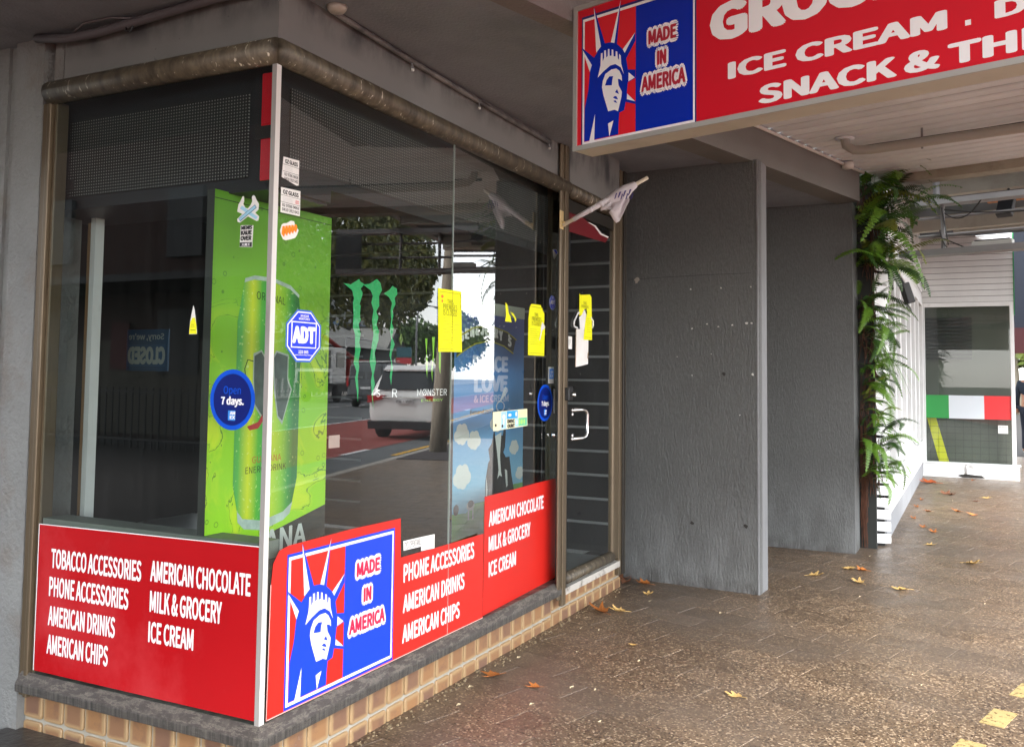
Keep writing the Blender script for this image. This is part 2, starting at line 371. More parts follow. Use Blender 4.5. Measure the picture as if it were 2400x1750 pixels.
def paver_me():
    b = B(); a, c, e = PS / 2 - .0013, PN / 2 - .0012, .0011
    L = lambda s, n, z: (s, n, z)
    b.loft([[(-a, -c, -.01), (a, -c, -.01), (a, c, -.01), (-a, c, -.01)], [(-a, -c, -.0025), (a, -c, -.0025), (a, c, -.0025), (-a, c, -.0025)],
            [(-a + e, -c + e, 0), (a - e, -c + e, 0), (a - e, c - e, 0), (-a + e, c - e, 0)]], cap=False)
    b.quad((-a + e, -c + e, 0), (a - e, -c + e, 0), (a - e, c - e, 0), (-a + e, c - e, 0))
    bmesh.ops.recalc_face_normals(b.bm, faces=b.bm.faces)
    me = bpy.data.meshes.new('paver'); b.bm.to_mesh(me); b.bm.free(); me.materials.append(PAVER); return me
cells = []
for i in range(-60, 78):
    for j in range(-9, 10):
        s = 1.72 + PS * (i + .5); n = (.30 if i % 2 == 0 else .515) + PN * (j + .5)
        if n > 3.7 or (s > 12.3 and n > 2.3): continue
        w = P(s, n)
        if w.y > .25 and w.x > -.05: continue
        if w.x > 6.3 and w.y > -1.3: continue
        if w.y > 1.2: continue
        q = project(w); seen = q and -120 < q[0] < 2560 and q[1] < 1860 and not (w.x > 3.9 and w.y > -.3)
        cells.append((0 if seen else 1, q[2] if q else 99, s, n))
cells.sort()
PME = paver_me(); rot = Matrix.Rotation(math.atan2(SD.y, SD.x), 4, 'Z'); rest = []
for k, (hid, d, s, n) in enumerate(cells):
    if k < 290:
        o = bpy.data.objects.new('paver', PME); COL.objects.link(o); o.parent = footpath
        m = rot.copy(); m.translation = P(s, n, random.uniform(-.0007, .0005)); o.matrix_basis = m @ Matrix.Rotation(PI * (k % 2), 4, 'Z')
    else: rest.append((s, n))
b = B()
for s, n in rest:
    a, c = PS / 2 - .003, PN / 2 - .003
    b.quad(*[P(s + x, min(n + y, 3.548), 0) for x, y in ((-a, c), (a, c), (a, -c), (-a, -c))])
kind(obj('paver_field', b, paver_mat('aggregate_paver_field', True), footpath), 'stuff')
CREAM = M('cream_terrazzo', h('ab9765'), .5, .1, 8, dirt_or_sheen=(h('5b4526'), 42, .55, .6, .9))
for s0 in (2.06, 2.535, 3.005, 3.475):
    b = B(); b.hexa([P(s0 + x, 1.605 + y, z) for z in (-.003, .0022) for x, y in ((0, .048), (.222, .048), (.222, -.048), (0, -.048))])
    obj('cream_inset', b, CREAM, footpath)
# kerb, road and lanes
CONC = M('pale_kerb_concrete', h('9a958c'), .8, .15, 4)
b = B(); b.sbox(-40, 160, 3.55, 3.72, -.3, -.004); kind(obj('kerb', b, CONC), 'structure')
b = B(); b.sbox(12.36, 40, 2.35, 3.55, -.02, .002); kind(obj('bitumen_strip', b, M('dark_bitumen', h('3a3231'), .8, .2, 6, bump=.3, bs=90)), 'structure')
b = B(); b.sbox(-60, 200, 3.72, 21.7, -.4, ROADZ); kind(obj('road', b, M('asphalt', h('5b5e5f'), .75, .12, .7, bump=.3, bs=120)), 'structure')
def strip(name, s0, s1, n0, n1, z, mat): b = B(); b.quad(P(s0, n1, z), P(s1, n1, z), P(s1, n0, z), P(s0, n0, z)); return kind(obj(name, b, mat), 'structure')
REDROAD = M('red_bus_lane_surface', h('8a4038'), .8, .12, 1.5, bump=.3, bs=110)
LINEP = M('white_road_paint', h('dedede'), .6, .06, 5); YLINE = M('yellow_road_paint', h('d9a520'), .6, .08, 5)
strip('red_lane', -60, 200, 5.12, 9.45, ROADZ + .004, REDROAD)
strip('lane_line', -60, 200, 9.5, 9.62, ROADZ + .008, LINEP); strip('lane_line', -60, 200, 15.0, 15.12, ROADZ + .008, LINEP)
for s0 in range(-12, 40, 6): strip('lane_dash', s0 + 1.9, s0 + 3.4, 5.09, 5.22, ROADZ + .008, LINEP)
strip('kerb_line', 14.2, 60, 4.15, 4.27, ROADZ + .008, YLINE)
b = B(); b.sbox(-60, 220, 21.7, 60, -.4, .02); kind(obj('opposite_footpath', b, M('far_paving', h('8d8a84'), .8, .1, .5)), 'structure')
b = B(); b.box(-60, -3.2, -4, 80, -.5, -.13); b.box(-3.2, -2.4, 1.3, 80, -.5, -.02); kind(obj('side_street', b, M('side_asphalt', h('33373a'), .8, .1, .6)), 'structure')
b = B(); b.sbox(-300, 420, -200, 380, -1.2, -.55); kind(obj('ground', b, M('ground_earth', h('5d5a52'), .9, .1, .1)), 'structure')

# ================================================================ the corner shop
shop = thing('corner_shop', 'closed grey corner shop with glazed bronze framed windows and locked door', 'shop', (0, 0, 0))
# plinth with quarry tiles
GROUT = M('grey_grout', h('9c978c'), .85, .1, 20)
b = B(); b.box(.04, 3.66, .04, .2, -.05, .19); b.box(.04, .2, .2, 1.245, -.05, .19)
plinth = obj('plinth', b, GROUT, shop)
def tile_mat():
    g = NT('brown_quarry_tile'); v = g.coord(); tc = g.n('ShaderNodeTexCoord')
    s = g.n('ShaderNodeSeparateXYZ'); g.l(tc.outputs['Generated'], s.inputs[0])
    ed = lambda c: g.math('ABSOLUTE', g.math('SUBTRACT', c, .5))
    e = g.math('MAXIMUM', ed(s.outputs[0]), ed(s.outputs[2]))
    vi = g.coord((9, 9, 9), inst=True); nz = g.noise(vi, 1.6, 5, .65)
    e2 = g.math('ADD', e, g.math('MULTIPLY', g.math('SUBTRACT', nz, .5), .22))
    oi = g.n('ShaderNodeObjectInfo')
    face = g.mix(oi.outputs['Random'], h('755848'), h('936d4a')); face = g.mix(g.rng(nz, .5, .72, 0, .8), face, h('6e5145'))
    c = g.mix(g.rng(e2, .3, .42), face, h('9f8360')); c = g.mix(g.rng(nz, .68, .78, 0, .5), c, h('b5a898'))
    g.base(c); g.set(rough=.45); g.bump(nz, .25, .004); return g.m
TILE = tile_mat()
def tile_me(w, hh):
    b = B(); a, c, r = w / 2, hh / 2, .012
    def ring(i, y):
        pts = []
        for cx, cz, a0 in ((a - r, c - r, 0), (-a + r, c - r, 1), (-a + r, -c + r, 2), (a - r, -c + r, 3)):
            for k in range(3):
                t = (a0 + k / 2) * PI / 2; pts.append((cx + (r - i) * math.cos(t), y, cz + (r - i) * math.sin(t)))
        return pts
    R = [ring(0, .012), ring(0, -.002), ring(.004, -.006)]
    b.loft(R, cap=True); bmesh.ops.recalc_face_normals(b.bm, faces=b.bm.faces)
    me = bpy.data.meshes.new('wall_tile'); b.bm.to_mesh(me); b.bm.free(); me.materials.append(TILE); return me
TW = tile_me(.1185, .110); TA = tile_me(.1085, .110)
def put_tile(me, loc, rz, sc=1.):
    o = bpy.data.objects.new('wall_tile', me); COL.objects.link(o); o.parent = plinth
    o.matrix_basis = Matrix.Translation(loc) @ Matrix.Rotation(rz, 4, 'Z') @ Matrix.Diagonal((sc, 1, 1, 1))
for k in range(28):
    x = .106 + .1295 * k
    for z in (.123, .0):
        if x < 3.66: put_tile(TW, (x, .036, z if x < 2.5 else z + .016), random.uniform(-.02, .02))
for k in range(10):
    y = .115 + .1195 * k
    for z in (.123, .0): put_tile(TA, (.036, y, z), -PI / 2 + random.uniform(-.02, .02))
# worn rounded sill mitred round the corner
prof = [(.05, .184), (-.027, .184), (-.030, .187), (-.031, .214), (-.028, .222), (-.010, .249), (-.002, .257), (.05, .257)]
def sill_run(y1, x1):
    rings = [[(o, y1, z) for o, z in prof], [(o, o, z) for o, z in prof], [(x1, o, z) for o, z in prof]]
    b = B(); b.loft(rings); return b
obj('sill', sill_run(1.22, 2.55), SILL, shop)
# corner mullion
b = B(); b.box(-.003, .021, -.004, .015, .257, 2.54); obj('corner_strip', b, WHITE_C, shop)
b = B(); b.box(-.0055, -.0035, -.0045, .0145, .257, 2.54); obj('corner_strip', b, SHADED_C, shop)
# top half round tubes
b = B(); b.tube([(-.004, 1.19, 2.586), (-.004, .6, 2.587), (-.004, -.006, 2.587)], .046, 16); obj('head_tube', b, TUBE, shop, True)
b = B(); b.tube([(-.004, -.004, 2.587), (1.2, -.004, 2.586), (2.58, -.004, 2.586)], .0455, 16); obj('head_tube', b, TUBE, shop, True)
b = B(); b.tube([(2.63, .01, 2.586), (3.5, .01, 2.586)], .045, 16); obj('head_tube', b, TUBE, shop, True)
# fascia above the glass
b = B(); b.box(.012, .12, .0, 1.135, 2.6, 2.84); obj('fascia', b, FASCIA, shop)
b = B(); b.box(0.0, 2.5, -.003, .12, 2.6, 2.84); b.box(2.63, 3.55, .01, .12, 2.6, 3.0); obj('fascia', b, FASCIA, shop)
b = B(); b.box(.016, .12, 1.145, 1.2, 2.6, 2.84); obj('fascia_end', b, PIER, shop)
# bronze side frame on the street window
for y0, y1, x in ((1.158, 1.176, .006), (1.178, 1.2, -.012), (1.202, 1.243, .002)):
    b = B(); b.box(x, .06, y0, y1, .16, 2.55); obj('window_frame', b, BRONZE, shop, bev=.004)
# door mullions: closing channel and big post
b = B(); b.box(2.535, 2.606, .066, .1, .25, 2.6); obj('window_frame', b, BRONZE, shop, bev=.003)
b = B(); b.box(2.612, 2.66, .066, .1, .2, 2.84); b.box(2.56, 2.628, -.006, .02, .2, 2.84); obj('window_frame', b, BRONZE_D, shop)
b = B(); b.box(2.452, 2.501, -.028, -.012, .16, 2.83); obj('door_post', b, BRONZE, shop, bev=.008)
b = B(); b.box(2.503, 2.556, -.034, -.010, .12, 2.83); obj('door_post', b, BRONZE, shop, bev=.004)
for x0, x1, y in ((3.552, 3.6, .0), (3.602, 3.64, -.012), (3.642, 3.69, .004)):
    b = B(); b.box(x0, x1, y, .08, .1, 2.9); obj('door_jamb', b, BRONZE if y > -.01 else BRONZE_D, shop, bev=.004)
# glass
b = B(); b.quad((.0, .003, .25), (.0, 1.158, .25), (.0, 1.158, 2.55), (.0, .003, 2.55)); obj('window_pane', b, GLASS, shop)
b = B(); b.quad((.003, 0, .25), (1.2485, 0, .25), (1.2485, 0, 2.55), (.003, 0, 2.55)); obj('window_pane', b, GLASS, shop)
b = B(); b.quad(*[at(FB2, u, v) for u, v in rect(1.2515, .25, 2.485, 2.55)]); obj('window_pane', b, GLASS, shop)
b = B(); b.box(1.2485, 1.2515, -.002, .006, .25, 2.55); obj('glass_joint', b, M('clear_silicone', h('9aa29e'), .3), shop)
# door
door = obj('door', B().box(3.424, 3.535, -.004, .036, .22, 2.53), BRONZE, shop, bev=.012)
b = B(); b.tube([(2.63, .012, .248), (3.43, .012, .248)], .034, 14); obj('bottom_rail', b, TUBE, door, True)
b = B(); b.box(2.63, 3.43, .004, .03, 2.455, 2.53); obj('top_rail', b, BRONZE_D, door)
b = B(); b.quad((2.63, .016, .25), (3.424, .016, .25), (3.424, .016, 2.46), (2.63, .016, 2.46)); obj('door_pane', b, GLASS_D, door)
b = B()
hp = [(2.64, .0, 1.245), (2.64, -.085, 1.245), (2.655, -.105, 1.243), (2.66, -.11, 1.22), (2.66, -.11, 1.11), (2.655, -.105, 1.085), (2.64, -.085, 1.083), (2.64, 0, 1.083)]
b.tube([(2.634, -.028, 1.250), (2.76, -.05, 1.250), (2.795, -.055, 1.243), (2.812, -.058, 1.22), (2.812, -.058, 1.11), (2.795, -.055, 1.085), (2.76, -.05, 1.078), (2.634, -.028, 1.078)], .0105, 10)
obj('handle', b, STEEL, door, True)
for z in (1.25, 1.225, 1.1, 1.078): obj('handle_bolt', B().lathe([(.0, -.012), (.011, -.012), (.012, 0), (0, 0)], (2.634, -.028, z), 1, 10), STEEL, door, True)
b = B(); b.box(2.52, 2.585, -.06, -.03, 1.31, 1.385); obj('lock', b, BLACK, door, bev=.004)
obj('lock_barrel', B().lathe([(0, -.03), (.012, -.03), (.013, 0), (0, 0)], (2.555, -.058, 1.345), 1, 12), STEEL, door, True)
b = B(); b.box(2.665, 2.735, .006, .014, 1.315, 1.392); obj('lock_plate', b, BLACK, door, bev=.003)
obj('key_barrel', B().lathe([(0, -.03), (.017, -.03), (.019, -.004), (.019, 0), (0, 0)], (2.535, .05, 1.105), 1, 14), STEEL, shop, True)
b = B(); b.box(2.62, 3.56, -.005, .15, .16, .2); obj('threshold', b, M('white_flaking_concrete', h('b5b0a8'), .8, .1, 5, dirt_or_sheen=(h('6a635b'), 9, .52, .62, .8), bump=.4, bs=60), shop)
# pier at the side-street end
b = B(); b.box(.0, .1, 1.245, 1.425, -.05, 2.9); b.box(.1, .3, 1.36, 1.425, -.05, 2.9); obj('pier', b, PIER, shop)
b = B(); b.box(.035, .3, 1.427, 1.5, -.05, 2.9); b.box(.02, .3, 1.501, 4.5, -.05, 2.9); obj('wall', b, PIER, shop)
# soffit
b = B()
SOFF = [(-1.4, 6.0), (-1.4, -.095)] + [tuple(P(s, .47)[:2]) for s in (-1.2, 2.3)] + [(2.75, .3), (.3, .3), (.3, 6)]
b.prism([(x, y, 2.832) for x, y in SOFF], (0, 0, .3)); obj('soffit', b, SOFFIT, shop)
b = B(); b.sbox(-1.27, 2.25, .472, .575, 2.828, 3.225); obj('edge_beam', b, M('pinkish_grey_beam', h('7d7573'), .8, .12, 3, bump=.6, bs=60), shop)
b = B(); b.prism([P(2.3, -.24, 2.965), P(5.86, -.24, 2.965), P(5.86, -1.6, 2.965), P(2.3, -1.3, 2.965)], (0, 0, .05)); obj('soffit', b, SOFFIT, shop)
b = B(); b.sbox(2.3, 5.86, -.44, -.238, 2.955, 3.23); obj('edge_beam', b, PAINT, shop)
b = B(); b.box(-2, 12, .35, 6, 3.22, 3.6); b.box(-1.4, .3, .3, 6, 3.14, 3.5); obj('upper_slab', b, SOFFIT, shop)
# interior shell
b = B(); b.box(.2, 3.9, .2, 4.4, .12, .15); obj('shop_floor', b, M('grey_vinyl_floor', h('9a9d9b'), .5, .1, 3), shop)
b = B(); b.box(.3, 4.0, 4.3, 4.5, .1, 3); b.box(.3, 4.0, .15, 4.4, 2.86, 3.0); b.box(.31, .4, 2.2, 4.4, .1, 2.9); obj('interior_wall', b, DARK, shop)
b = B(); b.box(.001, .18, .032, 1.15, .19, .250); b.box(.18, 2.5, .002, .18, .19, .25); obj('inner_ledge', b, M('grey_ledge', h('7a7f7c'), .6), shop)
b = B(); b.box(.012, .12, .035, 1.15, .80, .862); obj('window_shelf', b, M('pale_shelf', h('70766f'), .55), shop)
b = B(); b.box(.28, .325, 1.245, 1.275, .80, 2.14); obj('inner_post', b, WHITE, shop); b = B(); b.box(.285, .33, 1.283, 1.30, .80, 2.1); obj('inner_post', b, M('pale_timber', h('8a6a48'), .6), shop)
# slat wall behind the door
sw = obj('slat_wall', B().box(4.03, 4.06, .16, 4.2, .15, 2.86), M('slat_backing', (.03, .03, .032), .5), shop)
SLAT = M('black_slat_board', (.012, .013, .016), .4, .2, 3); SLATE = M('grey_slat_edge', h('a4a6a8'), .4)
for k in range(16):
    z0 = .2 + .1765 * k
    if z0 < 2.75:
        b = B(); b.box(4.0, 4.029, .16, 4.2, z0, z0 + .155); obj('slat', b, SLAT, sw)
        b = B(); b.box(4.003, 4.029, .16, 4.2, z0 + .158, z0 + .1745); obj('slat_edge', b, SLATE, sw)
# LED bulkheads behind the top of both windows
def led_mat():
    g = NT('perforated_led_panel'); tc = g.n('ShaderNodeTexCoord'); s = g.n('ShaderNodeSeparateXYZ'); g.l(tc.outputs['Object'], s.inputs[0])
    u = g.math('MULTIPLY', g.math('ADD', s.outputs[0], s.outputs[1]), 1 / .0142); w = g.math('MULTIPLY', s.outputs[2], 1 / .0122)
    fu = g.math('SUBTRACT', g.math('FRACT', u), .5); fw = g.math('SUBTRACT', g.math('FRACT', w), .5)
    d = g.math('ADD', g.math('MULTIPLY', fu, fu), g.math('MULTIPLY', fw, fw)); f = g.math('LESS_THAN', d, .045)
    g.base(g.mix(f, (.006, .007, .009), (.30, .30, .29))); g.set(rough=.5); return g.m
LED = led_mat()
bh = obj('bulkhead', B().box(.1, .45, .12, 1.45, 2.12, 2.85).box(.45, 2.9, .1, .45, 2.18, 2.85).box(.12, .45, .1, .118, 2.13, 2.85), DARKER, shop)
b = B(); b.box(.094, .099, .21, 1.19, 2.172, 2.49); obj('led_panel', b, LED, bh)
b = B(); b.box(.19, 2.6, .094, .099, 2.228, 2.52); obj('led_panel', b, LED, bh)
b = B(); b.box(.04, .05, .028, .1, 2.14, 2.53); obj('red_panel', b, RED_S, bh)
b = B(); b.box(.03, .039, .04, .12, 2.29, 2.335); b.box(.08, .093, 1.15, 1.2, 2.2, 2.24); obj('tape', b, BLACK, bh)

# ---------------------------------------------------------------- pillars between the shops
FLECK = M('pale_paint_fleck', h('c9c7c2'), .7)
pl = obj('pillar', B().prism([(3.949, .15, 0), (3.889, -.871, 0), (3.889 + .012, -.871 - .012, 0), (4.085, -.886, 0), (4.16, .15, 0)], (0, 0, 2.965)), STUCCO)
tag(pl, 'grey stucco pillar beside the door with a chipped spot and pale flecks', 'pillar')
b = B(); b.prism([(3.8865, -.868, 0), (3.8875, -.878, 0), (4.092, -.894, 0), (4.092, -.884, 0)], (0, 0, 2.962)); obj('pillar_edge', b, M('worn_grey_edge', h('7b7c7e'), .7, .15, 4, (1, 1, .3), dirt_or_sheen=(h('6a6a6c'), 8, .5, .65, .6), bump=.4, bs=60), pl)
def spots(lst, X, F, name, mat, parent, e=.003):
    b = B()
    for y, z, r in lst:
        b.poly([at(F, -y + r * (1 + .35 * math.sin(3 * t + y * 40)) * math.cos(t), z + r * (1 + .3 * math.cos(2 * t + z * 31)) * math.sin(t), e) for t in [2 * PI * k / 9 for k in range(9)]])
    return obj(name, b, mat, parent)
FP = FR((3.975 - .064 * .6 / 1.0, 0, 0), (-.0586, -1, 0), (-1, .0586, 0))
spots([(-.62, 2.08, .006), (-.4, 2.08, .006), (-.83, 2.08, .005), (-.41, 1.8, .006), (-.52, 1.83, .006), (-.6, 1.81, .006), (-.7, 1.82, .007), (-.8, 1.83, .01), (-.835, 1.83, .007), (-.41, 1.47, .005), (-.84, 1.48, .008), (-.3, 1.6, .004), (-.75, 1.2, .005), (-.55, 1.62, .004)], 0, FP, 'paint_fleck', FLECK, pl)
flat('hairline_joint', FP, [(-.08, 2.166), (.2, 2.172), (.5, 2.176), (.83, 2.174), (.83, 2.1765), (.5, 2.1785), (.2, 2.1745), (-.08, 2.168)], .0025, M('hairline_shadow', h('2e2e2e'), .9), pl)
spots([(.01, 2.16, .02)], 0, FP, 'chip', M('chipped_plaster', h('a79f95'), .8), pl)
spots([(-.41, .44, .013), (-.79, .45, .014), (-.64, 1.48, .012)], 0, FP, 'bolt_hole', M('dark_hole', (.02, .018, .015), .8), pl)
p2 = obj('pillar', B().prism([(5.735, 1.2, 0), (5.771, -1.283, 0), (6.104, -1.286, 0), (6.15, 1.2, 0)], (0, 0, 2.97)), STUCCO)
tag(p2, 'plain grey stucco pillar standing next to the hanging ferns', 'pillar')
b = B(); b.box(4.1, 5.75, .7, .9, 0, 3); tag(obj('recess_wall', b, STUCCO), 'grey stucco wall at the back of the recess between pillars', 'wall')

# ---------------------------------------------------------------- awning over the footpath
awn = thing('awning', 'cream ribbed awning ceiling over the footpath beyond the hanging sign', 'awning', (0, 0, 3.2))
CREAMB = M('cream_soffit_board', h('dde1e5'), .5, .08, 2, dirt_or_sheen=(h('bdbcb8'), 2.5, .58, .8, .5), rand=.06)
b = B(); b.sbox(-9, 6.3, -.24, 3.6, 3.262, 3.6); obj('awning_deck', b, M('dark_groove', h('4f473e'), .9), awn)
bw = .148
bm_rest = B()
for k in range(-66, 32):
    s0 = 1.55 + bw * k
    n0 = -.236 if s0 > 2.1 else .58
    if s0 < -9 or s0 + bw > 6.3: continue
    tgt = B() if k >= 0 else bm_rest
    prof2 = [(0.007, .034), (.013, .006), (.028, 0), (bw - .028, 0), (bw - .013, .006), (bw - .007, .034)]
    tgt.loft([[P(s0 + x, n, 3.228 + z) for x, z in prof2] for n in (n0, 3.55)])
    if k >= 0: obj('soffit_board', tgt, CREAMB, awn)
kind(obj('soffit_boards', bm_rest, CREAMB, awn), 'stuff')
b = B(); b.sbox(-9, 6.3, 3.55, 3.62, 3.05, 3.75); b.sbox(-9.06, -9, -.2, 3.6, 3.0, 3.75); obj('awning_fascia', b, M('dark_awning_fascia', h('4c4f50'), .6, .1, 2), awn)
b = B(); b.sbox(6.28, 6.46, -.3, 3.6, 3.16, 3.42); obj('end_beam', b, M('stained_cream_beam', h('a59f90'), .7, .15, 3, dirt_or_sheen=(h('6d665a'), 4, .5, .75, .6)), awn)
"""rafters past the ribbed ceiling"""
raf = thing('rafter_roof', 'open awning roof with pale beams under dark corrugated sheet', 'awning', tuple(P(9, 0, 3.6)))
BEAM = M('grey_painted_beam', h('a8a69b'), .7, .12, 2, dirt_or_sheen=(h('77736a'), 3, .5, .75, .55))
for s0, z0, z1 in ((7.9, 3.32, 3.5), (9.9, 3.28, 3.46), (11.6, 3.5, 3.7)):
    b = B(); b.sbox(s0, s0 + .12, -1.2, 2.1, z0, z1); obj('rafter', b, BEAM, raf)
b = B()
for k in range(90):
    s0 = 6.46 + k * .075; z = 3.66 + (.025 if k % 2 else 0)
    b.quad(P(s0, 2.15, z), P(s0 + .075, 2.15, 3.66 + (0 if k % 2 else .025)), P(s0 + .075, -3, 3.66 + (0 if k % 2 else .025)), P(s0, -3, z))
obj('corrugated_sheet', b, M('dark_corrugated_sheet', h('4b5258'), .45, .15, 2, metal=.3), raf)
b = B(); b.sbox(6.46, 13.2, 2.1, 2.2, 3.4, 3.72); obj('gutter', b, M('grey_gutter', h('7c7d78'), .6), raf)
# pipes and cables
def pipe(name, pts, r, mat, label, cat='pipe', n=10): o = obj(name, B().tube(pts, r, n), mat, None, True); return tag(o, label, cat)
WPIPE = M('white_conduit', h('d6d5d0'), .45, .06, 4)
pipe('conduit', [P(2.35, -.22, 3.205), P(3.9, -.22, 3.205), P(5.9, -.22, 3.205)], .013, WPIPE, 'thin white conduit along the top of the grey beam')
cb = obj('junction_box', B().lathe([(0, -.03), (.045, -.03), (.05, -.01), (.05, .02), (0, .02)], P(5.52, -.2, 3.2), 2, 14), WPIPE, None, True); tag(cb, 'small round white junction box at the beam end', 'junction box')
dp = pipe('drain_pipe', [P(4.78, .08, 3.235), P(4.78, .09, 3.17), P(4.8, .14, 3.13), P(4.84, .25, 3.125), P(4.87, 1.2, 3.12), P(4.9, 2.6, 3.11)], .034, M('grey_drain_pipe', h('a8a49c'), .45, .08, 3), 'fat grey drain pipe slung under the cream awning ceiling')
obj('pipe_collar', B().lathe([(0, -.012), (.07, -.012), (.07, .0), (0, .0)], P(4.78, .08, 3.226), 2, 16), CREAMB, dp, True)
for n0 in (.6, 1.6): b = B(); b.tube([P(4.862, n0, 3.08), P(4.862, n0, 3.228)], .008, 6); b.lathe([(.039, -.02), (.039, .02)], (0, 0, 0), 2, 4) if 0 else None; obj('pipe_hanger', b, GALV, dp)
pipe('cable', [P(5.02, .05, 3.2), P(5.05, 1.0, 3.195), P(5.06, 2.6, 3.2)], .012, M('dark_cable', (.03, .03, .035), .5), 'dark cable running beside the grey drain pipe', 'cable')
cd = pipe('conduit', [(.24, -.035, 2.822), (.83, -.02, 2.812), (1.44, -.02, 2.802), (2.3, -.02, 2.795)], .012, FASCIA, 'grey painted conduit along the fascia above the door side window')
for x in (.835, 1.44, 2.28):
    z = 2.815 - .01 * x; b = B(); b.tube([(x, -.022, z), (x, -.026, z - .035)], .006, 6); obj('saddle', b, GALV, cd); obj('cable_end', B().lathe([(0, -.012), (.007, -.01), (.007, 0), (0, 0)], (x, -.026, z - .03), 2, 8), WPIPE, cd)
tag(obj('soffit_light', B().lathe([(0, -.022), (.028, -.022), (.036, -.012), (.04, 0), (0, 0)], (.255, -.06, 2.832), 2, 18), M('dirty_opal_lens', h('b5b0a6'), .35), None, True), 'small round opal light in the soffit corner', 'ceiling light')
pipe('cable_bundle', [(-.035, 1.25, 2.815), (-.03, 1.08, 2.79), (-.028, .9, 2.785), (-.026, .6, 2.80), (-.026, .3, 2.815), (-.026, .02, 2.822)], .018, M('sagging_grey_cable', h('5b5558'), .55), 'sagging grey cable bundle under the soffit on the side street', 'cable')
pipe('cable', [(-.03, 1.05, 2.8), (-.05, .95, 2.825), (-.045, .8, 2.825), (-.03, .7, 2.81)], .004, M('thin_grey_cable', h('6b6668'), .55), 'thin loose cable looped over the sagging bundle', 'cable')
pipe('cable', [(-.03, .735, 2.8), (-.035, .725, 2.765), (-.035, .705, 2.755), (-.032, .695, 2.775), (-.03, .70, 2.805)], .0035, BLACK, 'small black cable loop hanging from the sagging bundle', 'cable')
# ================================================================ hanging sign and window print
def logo(F, u0, v0, w, hh, e, parent, red, blue, white, ink, split, txt):
    T = lambda pts: [(u0 + a * w, v0 + c * hh) for a, c in pts]
    g = lambda *k: [T(LOGO[i]) for i in k]
    r = lambda a, c, d, f: T([(a, c), (d, c), (d, f), (a, f)])
    flats('logo_border', F, [r(-.012, -.02, 1.012, 1.02)], e, NAVY if parent.name.startswith('hanging') else blue, parent)
    flats('logo_border', F, [r(0, 0, 1, 1)], e + .0004, white, parent)
    flats('logo_ground', F, [r(.018, .022, split, .978)], e + .0008, red, parent)
    flats('logo_ground', F, [r(split, .022, .985, .978)], e + .0008, blue, parent)
    flats('crowned_figure', F, g('blue'), e + .0012, blue, parent)
    for pts in g('spikeA', 'spikeB', 'spikeC', 'spikeD', 'spikeE', 'spikeF', 'crown', 'face', 'cloakA', 'cloakB'): flat('figure_highlight', F, pts, e + .0016, white, parent)
    for pts in g('eye', 'nose', 'lip', 'chin'): flat('figure_feature', F, pts, e + .002, blue, parent)
    text('lettering_outline', txt, F, e + .0012, white, parent, .022, False, .06)
    text('lettering', txt, F, e + .0022, ink, parent, .022)
sign = thing('hanging_sign', 'long red and blue lightbox sign hanging under the awning', 'sign', tuple(P(1.0, 1.6, 2.6)))
ALU = M('brushed_aluminium_frame', h('a9a9a5'), .4, .06, 6, (1, 1, 1), metal=.2)
SIGNB = M('cream_sign_casing', h('b9b5a6'), .5, .08, 3, dirt_or_sheen=(h('8d8778'), 5, .55, .8, .4))
b = B(); sgn(b, .0, .115, -.168, 2.95, 2.616, 3.372); obj('casing', b, SIGNB, sign)
b = B()
for n0, n1, z0, z1 in ((-.17, 2.952, 2.613, 2.638), (-.17, 2.952, 3.35, 3.375), (-.17, -.147, 2.638, 3.35), (2.93, 2.952, 2.638, 3.35)): sgn(b, -.009, .0003, n0, n1, z0, z1)
obj('frame', b, ALU, sign)
flat('sign_panel', FS, rect(-.147, 2.638, .557, 3.35), .0015, RED_S, sign); flat('sign_panel', FS, rect(.559, 2.638, 2.93, 3.35), .0015, RED_S, sign)
logo(FS, -.1125, 2.638, .664, .659, .0021, sign, M('sign_logo_red', h('dc2430'), .22), BLUE_S, WPRINT, M('crimson_print', h('b02037'), .3), .497,
     [('MADE', .293, 3.068, .452, 3.137), ('IN', .343, 2.955, .396, 3.026), ('AMERICA', .253, 2.839, .502, 2.917)])
text('lettering', [('GROCERY', .63, 2.99, 1.86, 3.17)], FS, .0021, WPRINT, sign, .026)
text('lettering', [('ICE CREAM', .723, 2.804, 1.666, 2.884), ('DRINKS', 1.833, 2.8, 2.46, 2.87)], FS, .0021, WPRINT, sign, .02)
flat('lettering', FS, rect(1.73, 2.801, 1.751, 2.822), .0021, WPRINT, sign)
text('lettering', [('SNACK & THINGS', .873, 2.659, 2.34, 2.745)], FS, .0021, WPRINT, sign, .02)
for n0 in (.95, 2.6): b = B(); b.tube([P(1.0, n0, 2.87), P(1.0, n0, 3.25)], .012, 6); obj('hanger', b, GALV, sign)

# big red vinyl panels on the glass
va = flat('vinyl_panel', FA, [(-1.15, .27), (-.019, .27), (-.010, .855), (-1.153, .84)], .0015, RED)
tag(va, 'red window vinyl listing tobacco and phone accessories on the side street glass', 'sign')
flats('vinyl_edge', FA, [rect(-1.1545, .27, -1.1505, .842), [(-1.153, .838), (-.010, .853), (-.010, .8565), (-1.153, .8415)]], .002, WPRINT, va)
text('lettering', [('TOBACCO ACCESSORIES', -1.074, .675, -.577, .752), ('PHONE ACCESSORIES', -1.079, .565, -.639, .643), ('AMERICAN DRINKS', -1.078, .453, -.704, .531), ('AMERICAN CHIPS', -1.079, .344, -.736, .421),
     ('AMERICAN CHOCOLATE', -.530, .682, -.05, .76), ('MILK & GROCERY', -.528, .572, -.178, .651), ('ICE CREAM', -.53, .463, -.307, .54)], FA, .0021, WPRINT, va, .014)
